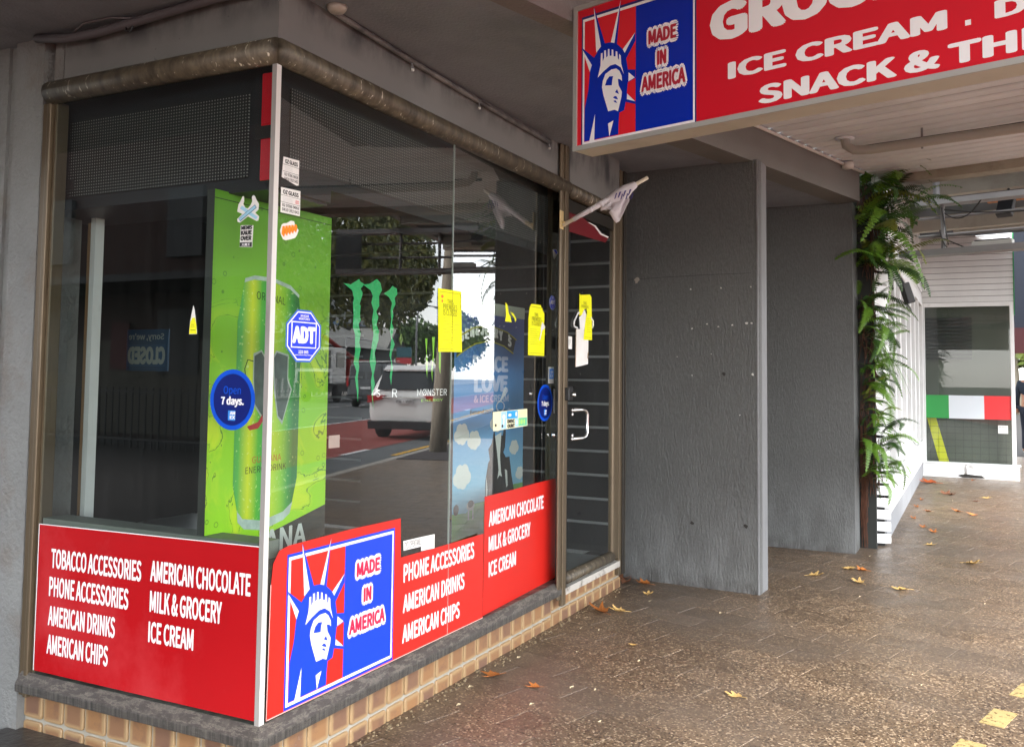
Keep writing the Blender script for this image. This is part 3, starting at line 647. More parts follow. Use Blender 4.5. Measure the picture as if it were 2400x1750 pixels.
vb = flat('vinyl_panel', FB, [(.033, .262), (1.59, .258), (1.59, .669), (1.2, .672), (.852, .677), (.845, .842), (.5, .846), (.13, .84), (.08, .83), (.05, .79), (.042, .72)], .0015, RED_B)
flat('vinyl_panel', FB2, [(1.588, .258), (2.482, .256), (2.48, .842), (2.2, .845), (1.9, .842), (1.592, .844)], .0015, RED_B, vb)
tag(vb, 'stepped red window vinyl with crowned head logo and white product list', 'sign')
logo(FB, .1315, .277, .6615, .521, .002, vb, RED_B, BLUE_B, WPRINT, M('magenta_red_print', h('d01f4d'), .3), .497,
     [('MADE', .535, .653, .694, .708), ('IN', .584, .547, .638, .602), ('AMERICA', .493, .439, .736, .497)])
text('lettering', [('PHONE ACCESSORIES', .873, .565, 1.494, .645, 0), ('AMERICAN DRINKS', .873, .438, 1.402, .516), ('AMERICAN CHIPS', .872, .312, 1.36, .389),
     ], FB, .0021, WPRINT, vb, .014)
text('lettering', [('AMERICAN CHOCOLATE', 1.639, .687, 2.306, .765), ('MILK & GROCERY', 1.640, .56, 2.131, .639), ('ICE CREAM', 1.643, .434, 1.953, .512)], FB2, .0021, WPRINT, vb, .014)
flats('vinyl_edge', FB, [[(.033, .262), (1.59, .258), (1.59, .2615), (.033, .2655)], [(.042, .72), (.036, .26), (.033, .262), (.038, .72)]], .0025, M('pale_vinyl_edge', h('f0b0a8'), .5), vb)

def sticker(name, F, pts, mat, label, cat, e=.0016, parent=None):
    return tag(flat(name, F, pts, e, mat), label, cat)
def adt(F, u, v, w, hh, label):
    T = lambda pts, k=1.: [(u + a * w * k, v + c * hh * k) for a, c in pts]
    oc = [(-.2, .5), (.2, .5), (.5, .22), (.5, -.22), (.2, -.5), (-.2, -.5), (-.5, -.22), (-.5, .22)]
    o = sticker('security_sticker', F, T(oc, 1.0), M('dull_blue_edge', h('2c62c8'), .4), label, 'sticker')
    flat('sticker_border', F, T(oc, .93), .002, WPRINT, o); flat('sticker_face', F, T(oc, .88), .0024, M('security_blue', h('0d35dc'), .3), o)
    b = B(); S = lambda k: [(u + a * w * k * .36, v + (.02 + c * .25 * k) * hh) for a, c in ((-1, -1), (1, -1), (1, 1), (-1, 1))]
    ringpoly(F, S(1.0), S(.92), .0028, b); obj('sticker_square', b, WPRINT, o)
    text('lettering', [('ADT', u - .33 * w, v - .145 * hh, u + .33 * w, v + .185 * hh)], F, .003, WPRINT, o, .03)
    text('lettering', [('131 005', u - .15 * w, v - .335 * hh, u + .13 * w, v - .275 * hh), ('24 HOUR', u - .12 * w, v + .36 * hh, u + .12 * w, v + .41 * hh), ('MONITORED', u - .16 * w, v + .305 * hh, u + .15 * w, v + .35 * hh),
         ('www.adtsecurity.com.au', u - .25 * w, v - .38 * hh, u + .25 * w, v - .35 * hh)], F, .003, WPRINT, o, .01)
    return o
adt(FB, .182, 1.586, .197, .19, 'large blue octagonal security sticker by the white corner strip')
adt(FB2, 2.409, 1.889, .098, .086, 'small blue octagonal security sticker next to the door post')
t = sticker('torn_sticker', FB2, [(2.403, 2.21), (2.46, 2.218), (2.482, 2.199), (2.431, 2.151), (2.412, 2.17)], PAPER, 'torn remnant of a blue and white sticker high by the door post', 'sticker')
flat('sticker_face', FB2, [(2.408, 2.208), (2.456, 2.214), (2.474, 2.198), (2.455, 2.185), (2.44, 2.198)], .002, M('security_blue', (0, 0, 0)), t)
def open7(F, u, v, ru, rv, label):
    o = sticker('opening_sticker', F, ell(u, v, ru, rv), M('azure_print', h('0b52d0'), .3), label, 'sticker')
    flat('sticker_face', F, ell(u, v, ru * .84, rv * .85), .002, M('deep_navy_print', h('071c70'), .3), o)
    k = ru / .1045
    text('lettering', [('Open', u - .041 * k, v + .012, u + .04 * k, v + .048)], F, .0024, M('azure_print', (0, 0, 0)), o, .004)
    text('lettering', [('7 days.', u - .052 * k, v - .026, u + .055 * k, v + .012)], F, .0024, WPRINT, o, .02)
    flat('card_mark', F, rect(u - .017 * k, v - .073, u + .017 * k, v - .038), .0024, M('card_blue', h('3d8fe8'), .3), o)
    text('lettering', [('AM', u - .008 * k, v - .053, u + .017 * k, v - .041), ('EX', u - .008 * k, v - .068, u + .017 * k, v - .056)], F, .0028, WPRINT, o, .02)
open7(FA, -.1597, 1.3545, .1045, .107, 'oval blue opening days sticker on the side street glass')
open7(FB2, 2.3165, 1.296, .107, .107, 'narrow looking oval blue opening days sticker near the door lock')
def ozg(pts, label, r):
    o = sticker('glazier_sticker', FB, pts, PAPER, label, 'sticker'); u0, v1 = pts[0]; u1, v0 = pts[2]; H = v1 - v0; W = u1 - u0
    text('lettering', [('OZ GLASS', u0 + .1 * W, v1 - .25 * H, u1 - .1 * W, v1 - .07 * H)], FB, .002, BPRINT, o, .02)
    text('lettering', [('02 9786 9068', u0 + .08 * W, v0 + .24 * H, u1 - .06 * W, v0 + .37 * H), ('0410 392 042', u0 + .08 * W, v0 + .06 * H, u1 - .06 * W, v0 + .19 * H)], FB, .002, BPRINT, o, .005)
    flats('rule', FB, [rect(u0, v1 - .31 * H, u1, v1 - .295 * H), rect(u0, v0 + .41 * H, u1, v0 + .425 * H)], .002, BPRINT, o)
    flats('fine_print', FB, [rect(u0 + .1 * W, v1 - q * H, u0 + .6 * W, v1 - q * H + .006 * H) for q in (.38, .42, .46, .5, .54)], .002, M('grey_ink', h('a8a8a8'), .6), o)
    if r: text('lettering', [('24HR', u1 - .26 * W, v0 + .55 * H, u1 - .08 * W, v0 + .62 * H), ('EMER', u1 - .26 * W, v0 + .47 * H, u1 - .08 * W, v0 + .53 * H)], FB, .002, M('red_ink', h('e06a68'), .5), o, .01)
ozg([(.046, 2.219), (.132, 2.222), (.132, 2.131), (.12, 2.128), (.039, 2.144)], 'scuffed white glazier sticker, upper of the two on the corner', 0)
ozg([(.037, 2.108), (.143, 2.112), (.143, 2.02), (.038, 2.018)], 'clean white glazier sticker with a red stamp on the corner', 1)
o = sticker('slap_sticker', FB, [(.038, 1.952), (.046, 1.974), (.056, 1.981), (.072, 1.984), (.094, 1.996), (.112, 1.997), (.118, 1.985), (.138, 1.968), (.13, 1.95), (.12, 1.938), (.098, 1.93), (.07, 1.922), (.055, 1.924), (.044, 1.938)], PAPER, 'orange graffiti slap sticker with a white edge on the corner glass', 'sticker')
flats('orange_letter', FB, [[(.046 + .016 * k, 1.942 + .006 * k), (.060 + .016 * k, 1.932 + .006 * k), (.066 + .016 * k, 1.95 + .006 * k), (.062 + .016 * k, 1.972 + .0035 * k), (.05 + .016 * k, 1.970 + .004 * k)] for k in range(5)], .002, M('orange_print', h('ff8a00'), .4), o)
flats('orange_outline', FB, [[(.058 + .016 * k, 1.935 + .006 * k), (.060 + .016 * k, 1.935 + .006 * k), (.066 + .016 * k, 1.965 + .004 * k), (.064 + .016 * k, 1.965 + .004 * k)] for k in range(5)], .0024, M('dark_orange_print', h('d96a00'), .4), o)
# crossed lighters and slogan stickers on the side street glass
o = sticker('lighter_sticker', FA, [(-.163, 2.025), (-.158, 2.05), (-.15, 2.06), (-.139, 2.079), (-.133, 2.078), (-.131, 2.06), (-.135, 2.05), (-.124, 2.035), (-.112, 2.033), (-.1, 2.045), (-.094, 2.056), (-.096, 2.072), (-.09, 2.079), (-.082, 2.075), (-.074, 2.06), (-.062, 2.045), (-.064, 2.025), (-.078, 2.015), (-.06, 2.0), (-.063, 1.986), (-.072, 1.985), (-.112, 2.004), (-.148, 1.984), (-.16, 1.988), (-.162, 1.998), (-.138, 2.014)], PAPER, 'white cutout sticker of two crossed smoking lighters', 'sticker')
LB = M('pale_blue_print', h('9ccbe2'), .4); DB = M('blue_grey_line', h('3d6a86'), .5)
flats('lighter', FA, [[(-.15, 2.035), (-.141, 2.045), (-.066, 1.999), (-.073, 1.99)]], .002, LB, o); flats('lighter_edge', FA, [[(-.155, 2.0), (-.147, 1.988), (-.072, 2.032), (-.08, 2.044)]], .0024, DB, o); flats('lighter', FA, [[(-.153, 1.999), (-.147, 1.991), (-.0745, 2.033), (-.0805, 2.041)]], .0028, LB, o)
o = sticker('slogan_sticker', FA, [(-.144, 1.974), (-.085, 1.971), (-.088, 1.892), (-.147, 1.897)], PAPER, 'white and black slogan sticker under the crossed lighters', 'sticker')
text('lettering', [('MENIS', -.141, 1.957, -.09, 1.9715), ('KAUE', -.142, 1.9375, -.091, 1.954), ('OVER', -.143, 1.918, -.092, 1.935)], FA, .002, BPRINT, o, .03)
flat('slogan_bar', FA, [(-.1455, 1.9125), (-.0895, 1.911), (-.09, 1.8935), (-.146, 1.898)], .002, BPRINT, o)
text('lettering', [('大魔王', -.137, 1.8985, -.097, 1.909)], FA, .0024, WPRINT, o, .01)
# closure notices
def notice(pts, label, lines, frag=False, F=FB, mat=None, e=.002):
    o = sticker('closure_notice', F, pts, mat or YELLOW, label, 'notice', e)
    if lines: text('lettering', lines, F, e + .0008, YINK, o, .004)
    return o
o = notice([(1.117, 1.846), (1.325, 1.849), (1.330, 1.838), (1.346, 1.561), (1.129, 1.556)], 'whole yellow premises closed notice in the middle of the big window', [('THIS', 1.198, 1.781, 1.257, 1.803), ('PREMISES', 1.163, 1.754, 1.293, 1.78), ('IS CLOSED', 1.163, 1.726, 1.293, 1.754)])
b = B(); ringpoly(FB, [(1.131, 1.834), (1.322, 1.836), (1.336, 1.571), (1.139, 1.568)], [(1.133, 1.832), (1.32, 1.834), (1.334, 1.573), (1.141, 1.57)], .0026, b)
for k, w in enumerate((.06, .1, .16, .13, .15, .1, .05, .15, .12, .08)): b.poly([at(FB, *q, .0026) for q in rect(1.165, 1.712 - .0125 * k, 1.165 + w, 1.7135 - .0125 * k)])
obj('fine_print', b, YINK, o); flats('crest', FB, [ell(1.155, 1.812, .012, .008, 10), rect(1.148, 1.785, 1.162, 1.797)], .0026, M('orange_ink', h('e07a20'), .5), o)
o = notice([(2.102, 1.85), (2.12, 1.858), (2.243, 1.861), (2.25, 1.845), (2.262, 1.848), (2.27, 1.83), (2.292, 1.816), (2.293, 1.771), (2.285, 1.755), (2.304, 1.739), (2.298, 1.66), (2.294, 1.568), (2.077, 1.567), (2.077, 1.774), (2.083, 1.80), (2.09, 1.83)], 'ragged yellow closure notice with a torn white edge beside the door', [('THIS', 2.155, 1.79, 2.205, 1.811), ('PREMISES', 2.12, 1.763, 2.25, 1.788), ('IS CLOSED', 2.12, 1.737, 2.24, 1.761)], F=FB2)
flats('torn_patch', FB2, [[(2.304, 1.739), (2.262, 1.765), (2.245, 1.74), (2.24, 1.70), (2.22, 1.655), (2.235, 1.66), (2.262, 1.715), (2.29, 1.725)]], .003, PAPER, o)
flats('fine_print', FB2, [rect(2.1, 1.715 - .012 * k, 2.1 + w, 1.7165 - .012 * k) for k, w in enumerate((.09, .12, .1, .14, .15, .1, .16, .15))] + [rect(2.095, 1.842, 2.245, 1.8445), rect(2.085, 1.58, 2.29, 1.582)], .0028, YINK, o)
notice([(1.79, 1.737), (1.802, 1.771), (1.792, 1.838), (1.803, 1.834), (1.817, 1.825), (1.834, 1.781), (1.852, 1.77), (1.869, 1.738)], 'small torn yellow scrap left stuck beside the ragged notice', [], F=FB2)
notice([(1.851, 1.793), (1.893, 1.785), (1.924, 1.757), (1.914, 1.74), (1.9, 1.765), (1.876, 1.776)], 'curved yellow paper strip next to the torn scrap', [], F=FB2)
o = notice([(-.36, 1.694), (-.352, 1.675), (-.338, 1.60), (-.338, 1.588), (-.377, 1.588), (-.374, 1.63), (-.368, 1.66)], 'narrow pointed white and yellow remnant on the side street glass', [], F=FA, mat=PAPER)
flat('yellow_base', FA, [(-.376, 1.589), (-.339, 1.589), (-.341, 1.62), (-.35, 1.648), (-.362, 1.648), (-.3725, 1.632)], .0026, YELLOW, o)
flats('fine_print', FA, [rect(-.37, 1.602, -.345, 1.6045), rect(-.37, 1.615, -.35, 1.6165), rect(-.367, 1.622, -.352, 1.6235)], .003, YINK, o)
FD = (V3((0, .016, 0)), V3((1, 0, 0)), ZD, V3((0, -1, 0)))
o = sticker('paper_bag', FD, [(2.79, 1.745), (2.9, 1.75), (3.0, 1.70), (2.995, 1.531), (2.9, 1.52), (2.782, 1.509)], PAPER, 'crumpled white paper held behind the notice on the door', 'paper', .003)
flats('cardboard_edge', FD, [[(2.782, 1.509), (2.79, 1.745), (2.798, 1.744), (2.792, 1.512)], [(2.985, 1.60), (2.999, 1.61), (2.995, 1.56), (2.98, 1.57)]], .0036, M('brown_card', h('8a6d4a'), .8), o)
b = B(); b.tube([at(FD, u, v, .008) for u, v in ((2.83, 1.845), (2.815, 1.85), (2.75, 1.79), (2.745, 1.77), (2.755, 1.757), (2.8, 1.752))], .006, 6); b.tube([at(FD, u, v, .008) for u, v in ((3.03, 1.83), (3.062, 1.81), (3.065, 1.78), (3.05, 1.765))], .006, 6); obj('bag_handle', b, WHITE, o)
o = notice([(2.838, 1.974), (2.85, 1.962), (3.013, 1.978), (3.04, 1.962), (3.055, 1.686), (2.91, 1.683), (2.925, 1.75), (2.94, 1.81), (2.965, 1.86), (2.955, 1.885), (2.915, 1.875), (2.88, 1.84), (2.834, 1.83)], 'half ripped yellow closure notice hanging on the glass door', [('THIS', 2.9, 1.905, 2.955, 1.925), ('PREMISES', 2.87, 1.885, 2.99, 1.902)], F=FD, e=.006)
flats('torn_patch', FD, [[(2.917, 1.878), (2.94, 1.86), (2.954, 1.847), (2.931, 1.773), (2.902, 1.691), (2.87, 1.72), (2.849, 1.76), (2.836, 1.821), (2.88, 1.84)]], .0055, PAPER, o)
flats('fine_print', FD, [rect(2.96, 1.82 - .014 * k, 2.96 + w, 1.8216 - .014 * k) for k, w in enumerate((.05, .06, .07, .05, .07, .06, .07))] + [rect(2.93, 1.7, 3.04, 1.702)], .0068, YINK, o)
o = sticker('paper_label', FD, rect(2.636, 1.618, 2.73, 1.695), PAPER, 'small white paper label on the door edge', 'label', .003); text('lettering', [('VIP', 2.65, 1.642, 2.71, 1.675)], FD, .0036, M('grey_ink', (0, 0, 0)), o, .0)
o = sticker('torn_vinyl', FD, [(2.63, 2.335), (3.3, 2.352), (3.36, 2.40), (3.22, 2.405), (3.12, 2.44), (2.98, 2.445), (2.9, 2.456), (2.63, 2.456)], M('shaded_red_vinyl', h('6d0a18'), .4), 'torn red vinyl, darkened for shade, across the top of the glass door', 'sticker', .001)  # red darkened in its colour for the shade behind the glass
flats('torn_edge', FD, [[(3.36, 2.40), (3.22, 2.405), (3.12, 2.44), (2.98, 2.445), (3.0, 2.44), (3.1, 2.43), (3.2, 2.393), (3.34, 2.39)]], .0016, PAPER, o)
# the little cards
o = sticker('card_sticker', FB2, rect(2.358, 1.408, 2.438, 1.506), PAPER, 'small white and blue card payment sticker by the door', 'sticker')
flat('card_mark', FB2, rect(2.371, 1.435, 2.436, 1.495), .002, M('card_blue', (0, 0, 0)), o); text('lettering', [('AM', 2.385, 1.468, 2.425, 1.485), ('EX', 2.385, 1.445, 2.425, 1.463)], FB2, .0024, WPRINT, o, .01)
sticker('white_strip', FB2, [(2.436, 1.377), (2.459, 1.375), (2.458, 1.228), (2.433, 1.232)], PAPER, 'narrow blank white strip beside the opening days sticker', 'label')
o = sticker('icon_strip', FB2, [(1.669, 1.264), (2.074, 1.269), (2.08, 1.175), (1.675, 1.166)], M('cream_print', h('f0edc4'), .5), 'long cream sticker strip with bright blue and green pictures', 'sticker')
for k, (a, c, d, f, m) in enumerate(((1.76, 1.172, 1.82, 1.262, 'a9d6ee'), (1.825, 1.222, 1.955, 1.264, '2aa4e4'), (1.925, 1.176, 1.965, 1.22, 'a9e0ea'), (1.967, 1.178, 2.072, 1.222, '5cc99a'), (1.962, 1.225, 2.07, 1.262, 'efe9b8'))): flat('picture', FB2, rect(a, c, d, f), .002, M('pic' + m, h(m), .45), o)
text('lettering', [('DISC', 1.832, 1.199, 1.92, 1.219), ('OUNT', 1.832, 1.174, 1.92, 1.195)], FB2, .0024, BPRINT, o, .03)
flats('picture_mark', FB2, [ell(1.70, 1.195, .010, .008, 12), ell(1.775, 1.188, .010, .008, 12)], .0024, BPRINT, o)
flats('picture_mark', FB2, [ell(1.79, 1.235, .018, .014, 9), ell(1.79, 1.21, .008, .02, 9), ell(1.86, 1.242, .02, .008, 9), ell(1.935, 1.245, .01, .014, 9), ell(1.945, 1.2, .01, .014, 9)], .0024, WPRINT, o)
flats('picture_mark', FB2, [ell(1.98 + .02 * k, 1.2, .006, .016, 7) for k in range(4)], .0024, M('pale_lime', h('c8e86a'), .5), o)
o = sticker('warning_label', FB, [(.868, .743), (1.012, .739), (1.01, .698), (.87, .702)], PAPER, 'white gas name label above the red product list', 'label'); text('lettering', [('CYCLOPENTANE', .876, .706, 1.005, .735)], FB, .002, BPRINT, o, .0)
o = sticker('text_label', FB, [(1.012, .739), (1.124, .735), (1.124, .672), (1.011, .678)], PAPER, 'white small print label overlapping the gas name label', 'label'); flats('fine_print', FB, [rect(1.02, .725 - .008 * k, 1.105 - .01 * (k % 3), .7265 - .008 * k) for k in range(6)], .002, M('grey_ink', (0, 0, 0)), o)
# decals: long green claws, small lime claws and white lettering
C1 = [(.414, 1.803), (.463, 1.802), (.518, 1.829), (.528, 1.818), (.55, 1.813), (.543, 1.801), (.529, 1.791), (.544, 1.775), (.525, 1.728), (.532, 1.723), (.528, 1.688), (.534, 1.666), (.52, 1.648), (.536, 1.609), (.528, 1.575), (.538, 1.552), (.526, 1.501), (.531, 1.479), (.523, 1.439), (.53, 1.383), (.527, 1.338), (.518, 1.383), (.505, 1.433), (.513, 1.461), (.493, 1.495), (.502, 1.54), (.498, 1.607), (.483, 1.635), (.486, 1.68), (.48, 1.73), (.486, 1.748), (.473, 1.78)]
C2 = [(.543, 1.809), (.587, 1.816), (.641, 1.841), (.666, 1.827), (.678, 1.798), (.658, 1.773), (.66, 1.732), (.64, 1.707), (.656, 1.685), (.644, 1.655), (.661, 1.627), (.66, 1.591), (.636, 1.538), (.646, 1.498), (.63, 1.445), (.641, 1.411), (.627, 1.37), (.635, 1.301), (.621, 1.365), (.613, 1.422), (.62, 1.451), (.601, 1.503), (.611, 1.555), (.624, 1.613), (.612, 1.671), (.62, 1.712), (.604, 1.74), (.613, 1.769), (.597, 1.791)]
C3 = [(.689, 1.785), (.73, 1.803), (.755, 1.823), (.788, 1.814), (.792, 1.79), (.773, 1.774), (.779, 1.747), (.759, 1.721), (.765, 1.698), (.755, 1.667), (.769, 1.644), (.758, 1.607), (.78, 1.578), (.76, 1.542), (.755, 1.518), (.77, 1.482), (.763, 1.44), (.759, 1.404), (.748, 1.44), (.756, 1.5), (.742, 1.529), (.748, 1.565), (.753, 1.595), (.741, 1.636), (.75, 1.679), (.743, 1.72), (.753, 1.751), (.731, 1.773)]
FI = (V3((0, .004, 0)), V3((1, 0, 0)), ZD, V3((0, -1, 0)))
claw = kind(thing('claw_decal', 'three long jagged green claw marks on the big window', 'decal'), 'thing')
GREENP = M('vivid_green_vinyl', h('14b062'), .35)
for c in (C1, C2, C3): flat('claw', FI, c, .0015, GREENP, claw)
S1 = [(1.02, 1.612), (1.04, 1.613), (1.036, 1.549), (1.046, 1.511), (1.043, 1.435), (1.029, 1.486), (1.033, 1.543)]; S2 = [(1.079, 1.621), (1.103, 1.622), (1.097, 1.538), (1.087, 1.467), (1.089, 1.416), (1.078, 1.461), (1.088, 1.544)]
S3 = [(1.132, 1.623), (1.147, 1.624), (1.16, 1.54), (1.156, 1.455), (1.142, 1.487), (1.14, 1.56)]
sc = thing('claw_decal', 'small lime claw marks over white brand lettering on the window', 'decal')
LIME = M('lime_vinyl', h('93d82f'), .35)
for c in (S1, S2, S3): flat('claw', FI, c, .0015, LIME, sc)
text('lettering', [('MØNSTER', .962, 1.356, 1.218, 1.388)], FI, .0015, WPRINT, sc, .0); text('lettering', [('ENERGY', .998, 1.331, 1.183, 1.342)], FI, .0015, LIME, sc, .0)
text('remnant_letter', [('S', .655, 1.358, .678, 1.386), ('R', .77, 1.356, .803, 1.388)], FI, .0015, WPRINT, sc, -.012)
flat('remnant_paper', FI, rect(.347, 1.168, .415, 1.216), .0015, M('faded_paper', h('b9a8a0'), .7), sc)
# yellowed bracket with a rolled up flag
fl = thing('flag_pole', 'white flag rolled round a short angled pole by the door', 'flag', (2.45, -.03, 2.34))
b = B(); b.box(2.425, 2.478, -.035, -.029, 2.315, 2.425); b.box(2.44, 2.463, -.055, -.034, 2.33, 2.36); obj('bracket', b, M('yellowed_plastic', h('d3bb86'), .5, .08, 9), fl, bev=.003)
P0, P1 = V3((2.445, -.04, 2.335)), V3((2.72, -.47, 2.637)); D = P1 - P0
obj('pole', B().tube([P0, P0 + D * .5, P1], .0115, 12), M('cream_pole', h('d8cdb8'), .5, .06, 6), fl, True)
b = B()
FLAG = M('white_flag_cloth', h('d8d3d8'), .8, .05, 12, bump=.3, bs=30)
b.tube([P0 + D * t for t in (.12, .3, .34, .36, .45, .47, .55)], .0145, 14, r1=.019); wrap = obj('flag_wrap', b, FLAG, fl, True)
b = B(); b.tube([P0 + D * t for t in (.31, .34)], .0175, 14); b.tube([P0 + D * t for t in (.43, .465)], .0205, 14); obj('flag_turn', b, FLAG, fl, True)
n_ = D.cross(ZD).normalized(); w_ = n_.cross(D).normalized()
def ringo(t, a, c, off): 
    c0 = P0 + D * t + ZD * off; return [c0 + n_ * (a * math.cos(q) * (1 + .12 * math.sin(3 * q + t * 9))) + w_ * (c * math.sin(q) * (1 + .15 * math.sin(2 * q + t * 17))) for q in [2 * PI * k / 14 for k in range(14)]]
b = B(); b.loft([ringo(.5, .018, .019, 0), ringo(.58, .022, .027, -.004), ringo(.66, .026, .036, -.010), ringo(.74, .026, .038, -.008), ringo(.80, .024, .030, -.002), ringo(.85, .022, .024, 0), ringo(.86, .018, .02, 0)]); obj('flag_bundle', b, FLAG, fl, True)
def hang(t0, t1, drop, tip, seed):
    b = B(); rows = []
    for i in range(8):
        t = i / 7; A0 = P0 + D * (t0 + (t1 - t0) * t) + ZD * -.02; d = drop * (.35 + .65 * math.exp(-((t - tip) / .32) ** 2))
        rows.append([A0 + V3((.016 * math.sin(6 * t + k + seed), .014 * math.cos(5 * t + k * .9 + seed), -d * k / 5)) - D.normalized() * (.02 * k / 5) for k in range(6)])
    for i in range(7):
        for k in range(5): b.quad(rows[i][k], rows[i + 1][k], rows[i + 1][k + 1], rows[i][k + 1])
    bmesh.ops.remove_doubles(b.bm, verts=b.bm.verts, dist=1e-5); fo = obj('flag_fold', b, FLAG, fl, True); md = fo.modifiers.new('thick', 'SOLIDIFY'); md.thickness = .004
hang(.58, .80, .15, .5, 0); hang(.5, .72, .07, .7, 2)
b = B()
for k, (t, dz) in enumerate(((.60, -.005), (.64, -.01), (.67, -.03), (.70, -.02), (.73, -.045), (.76, -.03), (.79, -.06))):
    c = P0 + D * t + ZD * dz - n_ * .045 if n_.y > 0 else P0 + D * t + ZD * dz + n_ * .045
    b.poly([c + D.normalized() * -.008 + ZD * -.014, c + D.normalized() * .0 + ZD * -.016, c + D.normalized() * (.012 + .006 * (k % 2)) + ZD * .012, c + D.normalized() * .004 + ZD * .016])
kind(obj('flag_print', b, M('purple_print', h('3a3178'), .6), fl), 'stuff')

# ---------------------------------------------------------------- things inside the window
fr = thing('poster_panel', 'tall bright green energy drink poster panel in the window corner', 'poster', (.4, .6, .2))
b = B(); b.box(.03, .72, .3045, .34, .2, 2.125); obj('backing_board', b, M('dark_fridge_body', (.03, .035, .03), .5), fr)
def splash():
    g = NT('green_splash_print'); v = g.coord((1, .2, 1)); wv = g.n('ShaderNodeTexNoise'); wv.inputs['Scale'].default_value = 3.2; wv.inputs['Detail'].default_value = 5; wv.inputs['Distortion'].default_value = 2.2; g.l(v, wv.inputs['Vector'])
    s = g.n('ShaderNodeSeparateXYZ'); g.l(g.coord(), s.inputs[0])
    up = g.rng(s.outputs[2], .75, 2.15); c = g.mix(up, h('a4e01c'), h('67a826'))
    m = g.math('MULTIPLY', g.rng(wv.outputs[0], .48, .62), g.rng(s.outputs[2], 1.75, 1.45)); c = g.mix(g.math('MULTIPLY', m, .75), c, h('d6e82a'))
    c = g.mix(g.math('MULTIPLY', g.math('COMPARE', wv.outputs[0], .5), 0.0), c, h('2e6a10'))
    e = g.math('LESS_THAN', g.math('ABSOLUTE', g.math('SUBTRACT', wv.outputs[0], .545)), .006); c = g.mix(g.math('MULTIPLY', g.math('MULTIPLY', e, .75), g.rng(s.outputs[2], 1.8, 1.6)), c, h('2f6e22'))
    vo = g.n('ShaderNodeTexVoronoi'); vo.inputs['Scale'].default_value = 21; g.l(v, vo.inputs['Vector'])
    ring = g.math('LESS_THAN', g.math('ABSOLUTE', g.math('SUBTRACT', vo.outputs['Distance'], .2)), .03); sp = g.n('ShaderNodeSeparateColor'); g.l(vo.outputs['Color'], sp.inputs[0])
    ring = g.math('MULTIPLY', ring, g.math('GREATER_THAN', sp.outputs[0], .72)); c = g.mix(g.math('MULTIPLY', ring, .6), c, h('3c6a1e'))
    hl = g.math('MULTIPLY', g.math('LESS_THAN', vo.outputs['Distance'], .1), g.math('GREATER_THAN', sp.outputs[1], .8)); c = g.mix(g.math('MULTIPLY', hl, .6), c, h('e6f6b8'))
    g.base(c); g.set(rough=.45); return g.m
def can_mat():
    g = NT('green_can_print'); s = g.n('ShaderNodeSeparateXYZ'); g.l(g.coord(), s.inputs[0]); u = g.rng(s.outputs[0], .145, .50)
    r = g.n('ShaderNodeValToRGB'); e = r.color_ramp.elements; e[0].position = 0; e[0].color = (*h('4f9a4a'), 1); e[1].position = 1; e[1].color = (*h('2f7a38'), 1)
    for p_, c_ in ((.12, '58b04a'), (.28, 'd2dc2a'), (.42, '5cb43a'), (.5, '46a84a'), (.66, 'b8d82c'), (.8, '8cc832'), (.92, '3f9a40')): x = e.new(p_); x.color = (*h(c_), 1)
    g.l(u, r.inputs[0]); nz = g.noise(g.coord((1, 1, 1)), 60, 3); c = g.mix(g.rng(nz, .62, .68, 0, .5), r.outputs[0], h('dff0a0')); g.base(c); g.set(rough=.4); return g.m
FF = (V3((0, .304, 0)), V3((1, 0, 0)), ZD, V3((0, -1, 0)))
flat('green_print', FF, [(.03, .752), (.72, .894), (.72, 2.125), (.03, 2.125)], .001, splash(), fr)
flat('print_seam', FF, [(.03, 2.092), (.72, 2.092), (.72, 2.0955), (.03, 2.0955)], .0014, M('dark_green_line', h('2f4a16'), .5), fr)
flat('dark_print', FF, [(.03, .752), (.72, .894), (.72, .3), (.03, .3)], .001, M('charcoal_print', h('2c2f2d'), .5, .2, 9), fr)
text('lettering', [('ANA', .345, .745, .60, .835)], FF, .002, M('pale_print', h('d5d9d2'), .5), fr, .012)
FCN = (V3((.03, .304, .025)), V3((1, 0, 0)), ZD, V3((0, -1, 0)))
flat('can_body', FCN, [(.165, .885), (.19, .86), (.3, .84), (.42, .86), (.47, .89), (.5, 1.0), (.505, 1.6), (.485, 1.74), (.43, 1.765), (.33, 1.785), (.22, 1.785), (.165, 1.77), (.135, 1.62), (.135, 1.0)], .002, can_mat(), fr)
flats('can_rim', FCN, [[(.165, 1.77), (.22, 1.786), (.33, 1.786), (.43, 1.766), (.485, 1.735), (.486, 1.748), (.43, 1.782), (.33, 1.802), (.22, 1.802), (.168, 1.786)], [(.16, .905), (.19, .872), (.3, .852), (.42, .872), (.475, .905), (.46, .86), (.42, .838), (.3, .815), (.2, .832), (.165, .862)]], .0026, M('silver_print', h('b9cbbf'), .4, .3, 14), fr)
text('lettering', [('ORIGINAL', .235, 1.712, .40, 1.742, -.012)], FCN, .0026, M('dark_green_ink', h('27391c'), .5), fr, -.008)
text('lettering', [('GUARANA', .235, 1.078, .40, 1.103, 0)], FCN, .0026, M('dull_red_ink', h('b5552c'), .5), fr, -.006)
text('lettering', [('ENERGY DRINK', .2, 1.04, .43, 1.065, 0)], FCN, .0026, M('dark_green_ink', (0, 0, 0)), fr, -.006)
flats('can_emblem', FCN, [[(.225, 1.50), (.27, 1.515), (.30, 1.48), (.30, 1.30), (.288, 1.24), (.235, 1.30), (.225, 1.40)], [(.335, 1.49), (.355, 1.515), (.43, 1.50), (.43, 1.40), (.455, 1.36), (.40, 1.22), (.37, 1.25), (.345, 1.36)]], .003, M('silver_emblem_edge', h('a8b5a6'), .4), fr)
